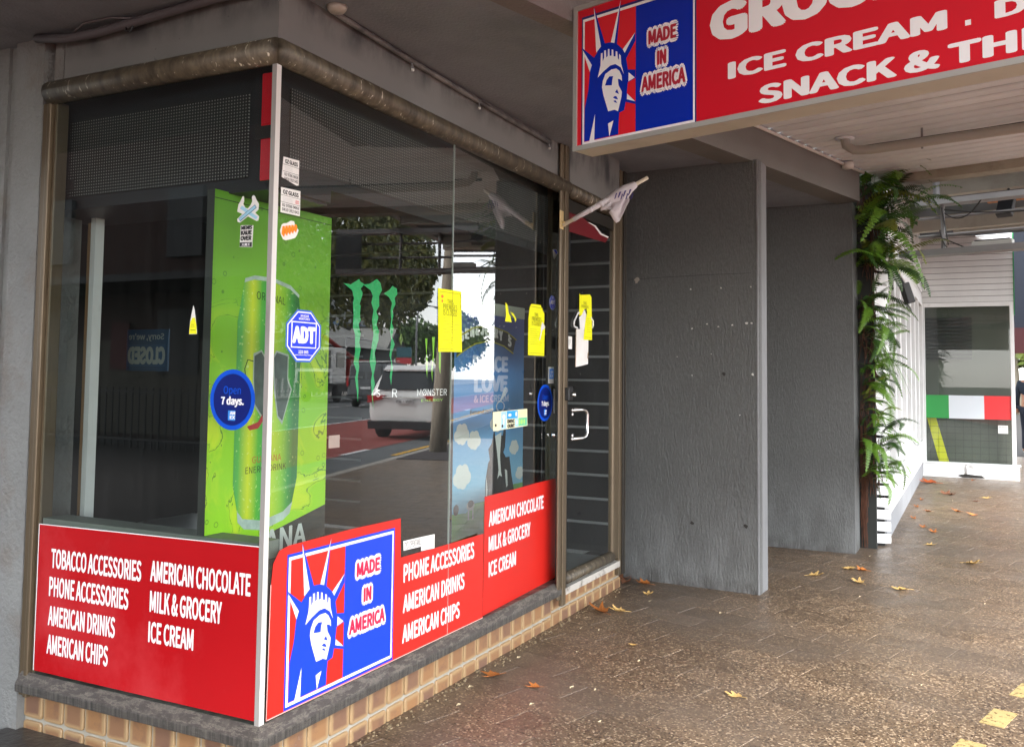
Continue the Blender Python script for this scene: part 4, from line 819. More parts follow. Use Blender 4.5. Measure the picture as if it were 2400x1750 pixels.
flats('can_emblem', FCN, [[(.23, 1.49), (.268, 1.507), (.295, 1.475), (.294, 1.30), (.285, 1.255), (.24, 1.305), (.231, 1.40)], [(.343, 1.485), (.358, 1.507), (.423, 1.493), (.423, 1.40), (.446, 1.358), (.40, 1.235), (.375, 1.255), (.352, 1.36)]], .0034, M('gunmetal_print', h('4d5a55'), .4, .4, 12), fr)
flats('can_swoosh', FCN, [[(.2, 1.22), (.26, 1.235), (.295, 1.28), (.295, 1.245), (.262, 1.21), (.215, 1.205)]], .0034, M('crimson_swoosh', h('b03030'), .4), fr)
b = B(); b.tube([at(FCN, u, v, .001) for u, v in ((.225, 1.47), (.195, 1.475), (.18, 1.44), (.19, 1.39), (.225, 1.33))], .003, 5); obj('can_outline', b, M('dark_green_line', (0, 0, 0)), fr)
# ice cream freezer with a meadow print
ic = thing('icecream_freezer', 'upright freezer with a blue sky and cow meadow print', 'freezer', (2.1, .6, .2))
b = B(); b.box(1.8, 2.66, .306, .9, .2, 1.87); obj('cabinet', b, M('pale_freezer_body', (.02, .02, .022), .4), ic)
b = B(); b.box(1.8, 2.66, .303, .3055, 1.80, 1.87); obj('header', b, M('pale_freezer_header', h('b5b7a8'), .4), ic)
def skyprint():
    g = NT('blue_sky_print'); s = g.n('ShaderNodeSeparateXYZ'); g.l(g.coord(), s.inputs[0]); c = g.mix(g.rng(s.outputs[2], 1.3, 1.75), h('4a98d8'), h('44529c')); c = g.mix(g.rng(s.outputs[2], 1.2, .8), c, h('8fcbe8')); g.base(c); g.set(rough=.35); return g.m
FK = (V3((0, .305, 0)), V3((1, 0, 0)), ZD, V3((0, -1, 0)))
flat('sky_print', FK, rect(1.8, .45, 2.655, 1.80), .001, skyprint(), ic)
flat('meadow_print', FK, [(1.8, .3), (2.655, .3), (2.655, .80), (2.5, .80), (2.3, .74), (2.05, .74), (1.95, .70), (1.8, .71)], .0014, M('meadow_green_print', h('7cc162'), .4, .1, 3), ic)
CLOUD = M('cloud_white_print', h('dfe2dc'), .45)
for cx, cz, r in ((1.89, 1.13, .06), (2.03, 1.09, .055), (1.90, .90, .07), (2.53, 1.02, .045), (2.3, 1.18, .06), (2.59, 1.18, .045), (2.61, .86, .04)):
    b = B()
    for q, (dx, dz, k) in enumerate(((0, 0, 1), (-.75, -.15, .62), (.78, -.1, .66), (-.35, .5, .6), (.4, .45, .66), (.2, -.5, .62), (-.4, -.5, .5))): b.poly([at(FK, min(u, 2.654), v, .0016 + q * .0001) for u, v in ell(cx + dx * r, cz + dz * r * .9, r * k, r * k * .85, 18)])
    obj('cloud_print', b, CLOUD, ic)
flats('cow_print', FK, [[(2.17, .58), (2.17, .85), (2.2, .95), (2.22, .97), (2.2, 1.03), (2.24, 1.06), (2.27, 1.14), (2.285, 1.09), (2.33, 1.10), (2.38, 1.10), (2.4, 1.16), (2.42, 1.12), (2.41, 1.03), (2.39, 1.0), (2.42, .97), (2.47, .97), (2.5, .86), (2.54, .75), (2.54, .58)]], .0024, BPRINT, ic)
flats('cow_blaze', FK, [[(2.28, 1.10), (2.36, 1.12), (2.345, .98), (2.36, .89), (2.375, .86), (2.34, .87), (2.315, .85), (2.33, .90), (2.31, 1.0)], [(2.17, .6), (2.185, .6), (2.195, .8), (2.18, .88)], [(2.41, .9), (2.44, .89), (2.45, .80), (2.43, .79)], [(2.46, .62), (2.47, .76), (2.49, .75), (2.48, .62)], [(2.52, .62), (2.52, .75), (2.54, .7), (2.54, .62)]], .003, CLOUD, ic)
flats('far_cow_print', FK, [ell(2.0, .735, .045, .028, 14), rect(1.97, .66, 1.985, .72), rect(2.02, .66, 2.035, .72)], .0024, CLOUD, ic)
flats('far_cow_print', FK, [ell(2.0, .745, .035, .02, 10), ell(1.84, .73, .03, .03, 10)], .003, M('brown_grey_print', h('5a4f4c'), .5), ic)
flat('brand_arc', FK, [(1.83, 1.655), (1.87, 1.675), (2.0, 1.72), (2.2, 1.745), (2.42, 1.715), (2.54, 1.675), (2.5, 1.58), (2.38, 1.62), (2.2, 1.645), (2.02, 1.62), (1.9, 1.58), (1.82, 1.545)], .002, BPRINT, ic)
b = B(); arc = [(1.83, 1.655), (1.87, 1.675), (2.0, 1.72), (2.2, 1.745), (2.42, 1.715), (2.54, 1.675)]
b.tube([at(FK, u, v - .006, .004) for u, v in arc], .004, 4); b.tube([at(FK, u, v, .004) for u, v in ((1.82, 1.55), (1.9, 1.585), (2.02, 1.625), (2.2, 1.65), (2.38, 1.625), (2.5, 1.585))], .004, 4); obj('brand_arc_line', b, M('gold_print', h('b8b03a'), .5), ic)
letters = "BEN&JERRY'S"
text('lettering', [(ch, 1.85 + .058 * k, 1.615 + .065 * math.sin(PI * (k + 1) / 11.5) - .0, 1.85 + .058 * k + .05, 1.675 + .065 * math.sin(PI * (k + 1) / 11.5) - (0 if ch != "'" else 0)) for k, ch in enumerate(letters) if ch != "'"] + [("'", 2.44, 1.68, 2.45, 1.70)], FK, .0026, WPRINT, ic, .03, False, 0., True)
PALE = M('pale_lilac_print', h('c6cfee'), .4)
text('lettering', [('PEACE', 2.0, 1.47, 2.44, 1.565), ('LOVE', 2.02, 1.355, 2.44, 1.455)], FK, .002, PALE, ic, .026); text('lettering', [('& ICE CREAM', 2.02, 1.297, 2.45, 1.34)], FK, .002, PALE, ic, .016)
text('lettering', [('BenandJerry.com.au', 1.98, 1.225, 2.43, 1.262)], FK, .002, BPRINT, ic, .01)
b = B()
for k in range(6): b.tube([at(FK, 2.33 + .012 * k, 1.30 + .006 * k, .004), at(FK, 2.37 + .012 * k, 1.375 - .006 * (k - 3) ** 2 + .01, .004)], .003, 5)
b.tube([at(FK, 2.34 + .05 * math.cos(t), 1.27 + .03 * math.sin(t), .004) for t in [2 * PI * k / 14 for k in range(15)]], .003, 5); obj('hand_doodle', b, WPRINT, ic)
# hanging sign turned away, price cards, hidden shelf bits
cs = thing('closed_sign', 'dim blue window sign reading closed back to front', 'sign', (.8, 1.5, 1.56))
FC = (V3((.8, 0, 0)), V3((0, -1, 0)), ZD, V3((-1, 0, 0)))
b = B(); b.box(.802, .812, 1.345, 1.635, 1.452, 1.66); obj('board', b, M('slate_blue_board', h('22405c'), .5), cs, bev=.003)
flat('board_face', FC, rect(-1.625, 1.475, -1.36, 1.585), .001, M('slate_blue_face', h('284a68'), .5), cs)
text('lettering', [('CLOSED', -1.62, 1.485, -1.36, 1.575)], FC, .002, M('dull_cream_ink', h('8e9590'), .5), cs, .03, True)
text('lettering', [("Sorry, we're", -1.615, 1.60, -1.37, 1.64)], FC, .002, M('dull_cream_ink', (0, 0, 0)), cs, .01, True)
b = B(); b.box(.5, .505, .70, .775, 1.27, 1.36); o = obj('bib_card', b, M('cream_card', h('9a968a'), .7)); tag(o, 'small cream cutout card dangling behind the side street glass', 'card')
b = B(); b.box(.3, .305, .50, .56, 1.06, 1.20); o = obj('price_card', b, M('grey_card', h('8b8f8c'), .6)); tag(o, 'grey upright card with black characters beside the green fridge', 'card')
text('lettering', [('F', -.545, 1.165, -.52, 1.19), ('U', -.545, 1.135, -.52, 1.158), ('E', -.545, 1.105, -.52, 1.128), ('H', -.545, 1.075, -.52, 1.098)], (V3((.3, 0, 0)), V3((0, -1, 0)), ZD, V3((-1, 0, 0))), .001, BPRINT, o, .01)
# ================================================================ white boarded shop
ws = thing('boarded_shop', 'white weatherboard shop with folding windows and a tricolour glass band', 'shop', (10, -1.4, 0))
WB = M('white_weatherboard', h('dedede'), .45, .05, 3, dirt_or_sheen=(h('b0aca6'), 3, .6, .85, .3), rand=.03)
WF = M('white_window_frame', h('e6e6e6'), .4, .05, 4, dirt_or_sheen=(h('9a968f'), 9, .62, .8, .3))
obj('wall', B().box(13.16, 18, -2.7, 3, -.1, 3.9).box(6.3, 13.1, 1.2, 3, -.1, 3.9), M('pale_shop_interior', h('6e6a60'), .8), ws) if 0 else None
b = B(); b.box(13.3, 13.35, -2.72, 2.5, 0, 3.9); b.box(6.5, 13.3, 1.5, 1.6, 0, 3.9); b.box(6.25, 6.35, -1.40, 1.6, 0, 3.9); b.box(6.3, 13.3, -1.3, 1.6, 2.8, 2.86); obj('interior_wall', b, M('dim_shop_wall', h('55574e'), .7, .1, 2), ws)
b = B(); b.box(6.3, 13.3, -1.3, 1.6, .0, .06); obj('interior_floor', b, M('dim_shop_floor', h('4a4640'), .6), ws)
bd = .0905
for k in range(13):
    z0 = 2.655 + bd * k
    b = B(); b.prism([(13.10, -1.47, z0), (13.088, -1.47, z0), (13.10, -1.47, z0 + bd - .007), (13.13, -1.47, z0 + bd - .007), (13.13, -1.47, z0)], (0, -1.275, 0)); obj('weatherboard', b, WB, ws)
b = B(); b.box(13.104, 13.14, -2.745, -1.47, 2.65, 3.85); obj('board_gap', b, M('board_shadow_gap', h('3c3c3d'), .9), ws)
for k in range(11):
    z0 = 2.72 + bd * k
    b = B(); b.prism([(6.4, -1.49, z0), (6.4, -1.503, z0), (6.4, -1.49, z0 + bd - .007), (6.4, -1.46, z0 + bd - .007), (6.4, -1.46, z0)], (6.68, 0, 0)); obj('weatherboard', b, WB, ws)
b = B(); b.box(6.4, 13.08, -1.487, -1.44, 2.7, 3.75); obj('board_gap', b, M('board_shadow_gap', (0, 0, 0)), ws)
b = B(); b.box(13.085, 13.2, -2.76, -2.746, 2.45, 3.85); obj('green_trim', b, M('green_trim_paint', h('1f8a4a'), .5), ws)
# front window
for y0, y1, z0, z1, x in ((-1.53, -1.475, .2, 2.65, 13.09), (-2.745, -2.69, .2, 2.65, 13.09), (-2.69, -1.53, 2.585, 2.65, 13.095)):
    b = B(); b.box(x, 13.15, y0, y1, z0, z1); obj('window_frame', b, WF, ws, bev=.004)
b = B(); b.box(13.06, 13.2, -2.78, -1.475, -.02, .2); b.box(13.045, 13.2, -2.80, -1.475, .2, .222); obj('white_plinth', b, WF, ws, bev=.004)
b = B(); b.quad((13.12, -1.53, .22), (13.12, -2.69, .22), (13.12, -2.69, 2.6), (13.12, -1.53, 2.6)); obj('window_pane', b, GLASS, ws)
b = B(); b.box(13.06, 13.09, -1.482, -1.455, .02, 2.6); obj('black_post', b, BLACK, ws)
FW = (V3((13.12, 0, 0)), V3((0, -1, 0)), ZD, V3((-1, 0, 0)))
flat('green_band', FW, rect(1.532, .885, 1.85, 1.235), .003, M('flag_green_vinyl', h('1f8f3e'), .4), ws); flat('white_band', FW, rect(1.85, .885, 2.33, 1.235), .003, M('flag_white_vinyl', h('d5dbe2'), .4), ws); flat('red_band', FW, rect(2.33, .885, 2.688, 1.235), .003, M('flag_red_vinyl', h('e8262c'), .4), ws)
o = sticker('hours_label', FW, rect(2.51, .68, 2.64, .80), PAPER, 'tiny white label on the glass under the red band', 'label', .003); text('lettering', [('ROAD', 2.525, .765, 2.62, .785), ('OPEN', 2.525, .70, 2.62, .72)], FW, .004, BPRINT, o, 0)
FWI = (V3((13.295, 0, 0)), V3((0, -1, 0)), ZD, V3((-1, 0, 0)))
flat('yellow_wedge', FWI, [(1.53, .9), (1.66, .9), (1.84, .2), (1.70, .2)], .001, M('acid_yellow_board', h('d9d41c'), .5), ws)
b = B()
for k in range(7): b.poly([at(FWI, *q, .002) for q in rect(1.53, .25 + .1 * k, 2.69, .254 + .1 * k)])
for k in range(10): b.poly([at(FWI, *q, .0025) for q in rect(1.58 + .115 * k, .2, 1.583 + .115 * k, .88)])
obj('tile_joint', b, BLACK, ws)
for k in range(12): b = B(); b.box(13.2, 13.215, -2.18, -1.54, 1.78 + .055 * k, 1.822 + .055 * k); obj('blind_slat', b, BLACK, ws)
b = B(); b.tube([(13.05, -2.08, .06), (13.03, -2.08, .19), (13.03, -2.16, .2), (13.03, -2.2, .17)], .012, 8); obj('tap_pipe', b, WF, ws, True)
flat('broken_hole', (V3((13.058, 0, 0)), V3((0, -1, 0)), ZD, V3((-1, 0, 0))), [(1.95, .03), (2.0, .05), (2.08, .06), (2.18, .05), (2.28, .045), (2.33, .01), (2.2, .005), (2.02, .005)], .002, M('dark_hole', (0, 0, 0)), ws)
# folding side windows
b = B(); b.box(6.42, 13.05, -1.478, -1.3, -.02, .26); obj('grey_plinth', b, M('grey_plinth_paint', h('8c8e92'), .6, .1, 3), ws)
b = B(); b.box(6.4, 13.06, -1.515, -1.42, .27, .40); obj('white_sill', b, WF, ws, bev=.006)
xs = [6.42, 7.35, 8.1, 9.0, 9.9, 10.85, 11.8, 12.95]
for x in xs:
    b = B(); b.box(x, x + .085, -1.505, -1.45, .4, 2.66); obj('window_stile', b, WF, ws, bev=.004); 
    if x < 12: b = B(); b.box(x + .09, x + .15, -1.495, -1.45, .4, 2.66); obj('window_stile', b, WF, ws, bev=.004)
b = B(); b.box(6.42, 13.05, -1.5, -1.45, 2.6, 2.72); b.box(6.42, 13.05, -1.498, -1.452, .4, .56); obj('window_rail', b, WF, ws)
b = B(); b.quad((6.45, -1.475, .4), (13.0, -1.475, .4), (13.0, -1.475, 2.65), (6.45, -1.475, 2.65)); obj('window_pane', b, GLASS, ws)
# slatted white screen by the ferns
sl = thing('slat_screen', 'flaking white slatted screen beside the hanging ferns', 'screen', (6.28, -1.46, 0))
for k in range(24):
    z0 = .02 + .104 * k
    b = B(); b.hexa([(6.19, -1.392, z0 + .02), (6.20, -1.392, z0 + .02), (6.36, -1.512, z0), (6.345, -1.518, z0), (6.19, -1.392, z0 + .098), (6.2, -1.392, z0 + .098), (6.36, -1.512, z0 + .08), (6.345, -1.518, z0 + .08)]); obj('slat', b, WF, sl)
b = B(); b.box(6.30, 6.34, -1.47, -1.40, 0, 2.5); obj('batten', b, BLACK, sl)
b = B(); b.box(6.112, 6.19, -1.42, -.9, 0, 3.1); dk = obj('dark_wall', b, M('black_planting_wall', (.014, .016, .014), .7, .2, 4)); tag(dk, 'narrow black wall behind the hanging ferns', 'wall')

# empty hanging sign frame, with wires, light fitting and small flood lamps
ef = thing('empty_lightbox', 'empty grey steel sign frame hanging from the rafters with loose wires', 'lightbox', tuple(P(6.8, 1, 2.8)))
b = B(); s0 = 6.8
b.sbox(s0, s0 + .16, -.25, 2.5, 2.575, 2.63); obj('bottom_rail', b, GALV, ef)
b = B(); b.sbox(s0, s0 + .16, -.1, 2.5, 3.03, 3.08); obj('top_rail', b, GALV, ef)
b = B(); b.sbox(s0, s0 + .16, 2.44, 2.5, 2.63, 3.03); b.sbox(s0 + .0, s0 + .02, 2.2, 2.44, 2.63, 3.03); obj('end_plate', b, M('dark_end_plate', h('3a4044'), .5), ef)
for z in (2.76, 2.92): b = B(); b.tube([P(s0 + .08, -.1, z), P(s0 + .08, 2.44, z)], .014, 6); obj('rod', b, GALV, ef)
b = B(); b.tube([P(s0 + .08, .06, 3.06), P(s0 + .08, .06, 3.66)], .03, 8); obj('hanger', b, GALV, ef)
for n0 in (.12, 1.3, 1.75): b = B(); b.tube([P(s0 + .05, n0, 2.62), P(s0 + .05, n0, 3.06)], .018, 8); obj('upright', b, GALV, ef)
def sag(a, c, d, r, name, mat, par): 
    a, c = V3(a), V3(c); return obj(name, B().tube([a.lerp(c, t) + V3((0, 0, -d * 4 * t * (1 - t))) for t in [i / 10 for i in range(11)]], r, 5), mat, par, True)
for a, c, d in (((.12, 3.0), (.17, 2.66), -.0), ((.14, 2.95), (.45, 3.04), .1), ((.14, 2.98), (1.0, 2.9), .03), ((.13, 2.72), (.3, 2.63), .0), ((.1, 2.8), (.16, 2.64), .03)): sag(P(s0 + .03, *a), P(s0 + .03, *c), d, .006, 'wire', BLACK, ef)
bt = thing('light_fitting', 'slim white batten light lying on the empty sign frame', 'light fitting', tuple(P(6.86, .5, 2.63)))
obj('batten_body', B().sbox(s0 + .04, s0 + .12, .36, .68, 2.631, 2.672), M('dusty_white_fitting', h('a8a8a4'), .6), bt); obj('batten_lens', B().sbox(s0 + .05, s0 + .11, .38, .66, 2.674, 2.684), BLACK, bt)
def flood(loc, rz, tilt, label):
    t = thing('flood_lamp', label, 'lamp', loc); m = Matrix.Translation(loc) @ Matrix.Rotation(rz, 4, 'Z') @ Matrix.Rotation(tilt, 4, 'X')
    b = B(); b.hexa([(-.07, -.035, -.10), (.07, -.035, -.10), (.07, .035, -.10), (-.07, .035, -.10), (-.07, -.035, .1), (.07, -.035, .1), (.07, .035, .1), (-.07, .035, .1)]); b.bm.transform(m); obj('lamp_body', b, M('charcoal_lamp', h('2a2b2e'), .5), t, bev=.01)
    b = B(); b.tube([m @ V3((0, 0, .09)), m @ V3((0, .02, .2))], .012, 6); obj('lamp_arm', b, BLACK, t)
flood(tuple(P(7.2, -.32, 2.28)), .3, -.3, 'small black flood lamp hanging under the ferns'); flood(tuple(P(7.6, .45, 3.08)), 1.2, .5, 'small black flood lamp under the rafters by the wires')
tt = obj('terracotta_strip', B().sbox(7.95, 8.0, .2, 1.5, 3.2, 3.25), M('terracotta', h('b5764a'), .7, .3, 20)); tag(tt, 'strip of orange terracotta pieces on the rafter', 'trim')
# ================================================================ ferns
FERN = [M('fern_green_dark', h('33541f'), .45, .2, 8, inst=True, rand=.25, spec=.4), M('fern_green_bright', h('5c8226'), .45, .2, 8, inst=True, rand=.25, spec=.4), M('fern_green_yellow', h('7f8a36'), .5, .2, 8, inst=True, rand=.2, spec=.4)]
def frond_me(L, droop, seed, mat):
    r = random.Random(seed); b = B(); N = 26; w0 = L * .085
    pt = lambda t: V3((L * math.sin(t * 1.15) / 1.15 * (1 - droop * .18 * t), .03 * math.sin(t * 4 + seed) * L, L * (.42 * t - droop * t * t)))
    for i in range(N):
        a, c = pt(i / N), pt((i + 1) / N); d = (c - a).normalized(); side = d.cross(ZD).normalized(); up = side.cross(d)
        q = .0022; b.quad(a - side * q, c - side * q, c + side * q, a + side * q)
        if i < 2: continue
        w = w0 * math.sin(PI * min(1, (i / N) ** .7) * .93 + .12) * r.uniform(.85, 1.1) + .006
        st = (c - a).length
        for sg in (-1, 1):
            o0 = a + d * (st * .05); tip = a + side * sg * w + d * (w * .28) + up * (-.18 * w + r.uniform(-.004, .004)); k = st * .84
            mid = a.lerp(tip, .55)
            b.poly([o0, mid - d * k * .28 + up * .1 * w, tip, mid + d * k * .5 + up * .05 * w, o0 + d * k] if sg > 0 else [o0 + d * k, mid + d * k * .5 + up * .05 * w, tip, mid - d * k * .28 + up * .1 * w, o0])
    me = bpy.data.meshes.new('frond'); b.bm.to_mesh(me); b.bm.free(); me.materials.append(mat); return me
FR_ME = {(mi, dr): frond_me(.62, dr, mi * 7 + int(dr * 10), FERN[mi]) for mi in range(3) for dr in (.35, .62, .95)}
rf = random.Random(5)
def fern(loc, n, L, label, mats, az=(-150, 20), root_r=.07):
    t = thing('fern', label, 'fern', loc, 'ferns growing down the black wall')
    b = B()
    for k in range(30): 
        a = V3((rf.uniform(-.05, .03), rf.uniform(-.06, .06), rf.uniform(-.12, .08))); b.tube([V3(loc) + a, V3(loc) + a + V3((rf.uniform(-.03, .03), rf.uniform(-.04, .04), rf.uniform(-.22, -.02)))], .003, 4, False)
    obj('root_mass', b, M('brown_root', h('4a2f20'), .9, .2, 20), t)
    for k in range(n):
        me = FR_ME[(rf.choice(mats), rf.choice((.35, .62, .62, .95)))]
        o = bpy.data.objects.new('frond', me); COL.objects.link(o); o.parent = t
        a = math.radians(rf.uniform(*az)); sc = L / .62 * rf.uniform(.6, 1.12)
        o.matrix_basis = Matrix.Translation((rf.uniform(-.04, .02), rf.uniform(-root_r, root_r), rf.uniform(-.12, .1))) @ Matrix.Rotation(a, 4, 'Z') @ Matrix.Rotation(rf.uniform(-.75, .5), 4, 'Y') @ Matrix.Rotation(rf.uniform(-.6, .6), 4, 'X') @ Matrix.Scale(sc, 4)
    return t
fern((6.04, -1.38, 3.12), 34, .76, 'dark fern at the very top of the black wall under the ceiling', (0, 0, 1), (-200, 30), .16)
fern((6.05, -1.46, 2.86), 38, .82, 'big spreading fern with long arching fronds over the grey pillar edge', (0, 0, 0, 1, 1, 2), (-200, 40), .2)
fern((6.05, -1.40, 2.50), 36, .76, 'shaggy fern with yellowed fronds reaching across the pillar', (0, 0, 0, 1, 1, 2), (-210, 30), .16)
fern((6.05, -1.38, 2.15), 22, .46, 'narrow dark fern clump midway up the black wall', (0, 0, 1), (-180, 20), .12)
fern((6.05, -1.37, 1.84), 20, .52, 'fern with one long bright frond curving over the white windows', (0, 1, 1), (-180, 20), .1)
fern((6.05, -1.38, 1.50), 24, .46, 'thin leaved fern mixed with strappy grass at head height', (0, 1, 1), (-180, 10), .1)
fern((6.05, -1.36, 1.24), 20, .34, 'small dense fern tuft above the bare roots', (1, 1, 2), (-170, 10), .09)
fern((6.05, -1.40, .94), 28, .46, 'bright lower fern spilling over the white sill', (1, 1, 0), (-170, 20), .12)
fern((6.05, -1.40, .70), 22, .44, 'lowest fern with fronds almost touching the paving', (1, 1, 1), (-150, -10), .12)
st = thing('strappy_plant', 'fine strappy leaved plant hanging among the ferns', 'plant', (6.08, -1.4, 1.75))
b = B()
for k in range(60):
    a = rf.uniform(-2.6, .2); L = rf.uniform(.25, .55); p0 = V3((6.07 + rf.uniform(-.04, .02), -1.4 + rf.uniform(-.07, .07), 1.72 + rf.uniform(-.1, .1))); pv = p0
    dirv = V3((math.cos(a), math.sin(a), 0)); sd_ = V3((-dirv.y, dirv.x, 0)) * .006
    for i in range(5):
        t = (i + 1) / 5; q = p0 + dirv * L * .6 * t + V3((0, 0, L * (.35 * t - 1.05 * t * t))); w = sd_ * (1 - t * .8); b.quad(pv - sd_ * (1 - (t - .2) * .8), pv + sd_ * (1 - (t - .2) * .8), q + w, q - w); pv = q
obj('strap_leaves', b, FERN[1], st)
b = B()
for k in range(34): 
    y = -1.30 - rf.random() * .05; z = rf.choice((1.05, .55, 1.1, .5)); x = 6.1; b.tube([(x - .01, y, z), (x - .015 + rf.uniform(-.01, .01), y + rf.uniform(-.015, .015), z * .5), (x - .01, y + rf.uniform(-.02, .02), max(.01, z - rf.uniform(.2, .75)))], .0025, 4, False)
tag(obj('hanging_root', b, M('red_brown_root', h('5c3a2a'), .9, .2, 20)), 'reddish brown hanging roots down the pillar edge', 'roots')

# ================================================================ fallen leaves
LM = {'o': M('orange_dry_leaf', h('a8642a'), .7, .35, 20, inst=True, rand=.25), 'y': M('yellow_dry_leaf', h('c9a566'), .7, .25, 20, inst=True, rand=.15), 'b': M('brown_dry_leaf', h('6e452c'), .75, .3, 20, inst=True, rand=.2), 'r': M('rust_dry_leaf', h('a04a1c'), .7, .3, 20), 'w': M('pale_dry_leaf', h('b0a090'), .8, .2, 20)}
def leaf_me(kind_, seed):
    r = random.Random(seed); b = B(); N = 36; curl = r.uniform(.35, 1.1); fold = r.uniform(.1, .6)
    tips = [(0, 1.), (.85, .85), (1.75, .6), (-.85, .85), (-1.75, .6), (2.6, .3), (-2.6, .3)]
    def R(t): return max([.42] + [l * max(0, 1 - abs(((t - a + PI) % (2 * PI)) - PI) / .62) for a, l in tips]) * (1 + .10 * math.sin(13 * t + seed))
    def Z(p): x, y = p; d = math.hypot(x, y); return .02 + curl * .42 * d * d + fold * .45 * abs(y) + .05 * math.sin(5 * x + seed) * d
    c = (0, 0); vs = []
    for rr in (.5, 1.):
        vs.append([b.bm.verts.new((R(2 * PI * k / N) * rr * math.cos(2 * PI * k / N), R(2 * PI * k / N) * rr * math.sin(2 * PI * k / N), Z((R(2 * PI * k / N) * rr * math.cos(2 * PI * k / N), R(2 * PI * k / N) * rr * math.sin(2 * PI * k / N))))) for k in range(N)])
    v0 = b.bm.verts.new((0, 0, .02))
    for k in range(N): b.bm.faces.new((v0, vs[0][k], vs[0][(k + 1) % N])); b.bm.faces.new((vs[0][k], vs[1][k], vs[1][(k + 1) % N], vs[0][(k + 1) % N]))
    b.tube([(-.28, 0, .03), (-.55, .05, .06), (-.85, .02, .02)], .016, 5)
    me = bpy.data.meshes.new('leaf'); b.bm.to_mesh(me); b.bm.free(); me.materials.append(LM[kind_]); return me
LME = {k: [leaf_me(k, i + 3 * j) for i in range(3)] for j, k in enumerate(LM)}
BIG = [(2.95, -.10, 'o', .11, 'large orange leaf curled on the paving outside the door'), (3.02, -.20, 'y', .085, 'golden leaf lying against the large orange leaf by the door'), (1.56, -.09, 'o', .085, 'upturned orange leaf near the tiled plinth in the foreground'), (1.51, -.33, 'o', .05, 'small orange leaf out from the tiled plinth in the foreground'),
 (3.55, -.21, 'y', .06, 'small pale leaf in front of the door side pillar'), (2.37, -.51, 'y', .045, 'small cream leaf alone on the paving below the door'), (1.84, -1.19, 'y', .06, 'cream leaf alone in the foreground of the speckled paving'), (4.71, -1.11, 'y', .085, 'yellow leaf past the near pillar towards the ferns'), (5.12, -1.31, 'y', .1, 'broad tan leaf out from the second pillar'), (5.09, -1.41, 'o', .07, 'tan leaf overlapping the broad leaf out from the second pillar'),
 (4.54, -1.72, 'y', .1, 'broad cream leaf in the open middle of the paving'), (5.81, -2.15, 'y', .1, 'folded cream leaf towards the road side of the paving'), (7.62, -1.72, 'o', .075, 'brown leaf near the long joint beside the folding windows'), (7.33, -1.82, 'o', .075, 'flat brown leaf out from the folding windows'), (8.8, -2.17, 'o', .1, 'upright orange brown leaf out in the far paving'),
 (3.88, .12, 'b', .09, 'brown leaf pressed into the corner under the door jamb'), (3.80, .04, 'b', .08, 'crumpled brown leaf in the pile under the door jamb'), (3.82, -.1, 'o', .08, 'tan leaf at the foot of the pillar by the door jamb'), (12.0, -1.62, 'r', .19, 'big rust coloured leaf heap at the end of the folding windows'), (10.71, -1.85, 'b', .15, 'long brown leaf far along the folding windows'), (6.07, -.57, 'w', .05, 'pale leaf fragment in the recess by the second pillar')]
def put_leaf(x, y, kd, r, label, grp):
    o = bpy.data.objects.new('fallen_leaf', random.choice(LME[kd])); COL.objects.link(o)
    o.matrix_world = Matrix.Translation((x, y, .0)) @ Matrix.Rotation(random.uniform(0, 6.28), 4, 'Z') @ Matrix.Rotation(random.uniform(-.12, .12), 4, 'X') @ Matrix.Scale(r, 4); tag(o, label, 'leaf', grp)
for q in BIG: put_leaf(*q, 'fallen leaves on the paving')
for x, y, kd in ((9.0, -2.01, 'o'), (8.86, -1.72, 'o'), (9.18, -1.58, 'o'), (9.87, -1.6, 'o'), (8.19, -1.6, 'o'), (10.61, -1.91, 'b'), (10.52, -2.3, 'y'), (10.08, -2.18, 'b'), (12.7, -2.16, 'o'), (4.63, -1.43, 'y'), (6.56, -1.82, 'y')):
    put_leaf(x, y, kd, random.uniform(.05, .09), 'small dry leaf scattered on the paving near the far shop', 'small scattered dry leaves')
b = B()
for x, y in ((3.37, -.28), (2.55, -.13), (2.56, -.24), (4.19, -1.48), (10.02, -1.94), (4.38, -2.23), (2.57, -1.89), (2.12, -.63), (1.25, -.75), (1.59, -.48), (3.29, -.76), (2.42, -1.94), (1.3, -.41), (1.14, -.13), (2.12, -.29), (5.74, -1.4), (8.71, -2.58), (8.6, -2.24), (1.61, -.59), (1.37, -.06), (1.88, -.06)):
    a = random.uniform(0, 3.1); r = random.uniform(.008, .017); b.poly([(x + r * (1 + .4 * math.sin(3 * t)) * math.cos(t + a), y + .45 * r * math.sin(t + a * .2), .003 + .003 * math.sin(2 * t)) for t in [2 * PI * k / 8 for k in range(8)]])
kind(obj('paving_litter', b, M('pale_litter', h('c8b896'), .8)), 'stuff')
b = B()
for k in range(260):
    t = rf.random(); x = .1 + 3.5 * t; y = .02 - abs(rf.gauss(0, .03)); r = rf.uniform(.002, .006); b.box(x, x + r * 2, y - r, y, 0, r)
for k in range(120):
    y = .05 + 1.2 * rf.random(); x = .01 - abs(rf.gauss(0, .05)); r = rf.uniform(.002, .008); b.box(x - r, x, y, y + r * 2, .0, r)
kind(obj('gutter_grit', b, M('sandy_grit', h('8a7a60'), .9)), 'stuff')
b = B(); b.prism([(-.01, .7, .012), (-.16, 1.0, .012), (-.3, 1.3, .012), (.03, 1.3, .012), (.03, .7, .012)], (0, 0, .012)); tag(obj('wet_cardboard', b, M('wet_grey_board', h('3b3836'), .35, .3, 14, bump=.6, bs=30)), 'sodden dark sheet lying at the foot of the pier', 'litter')

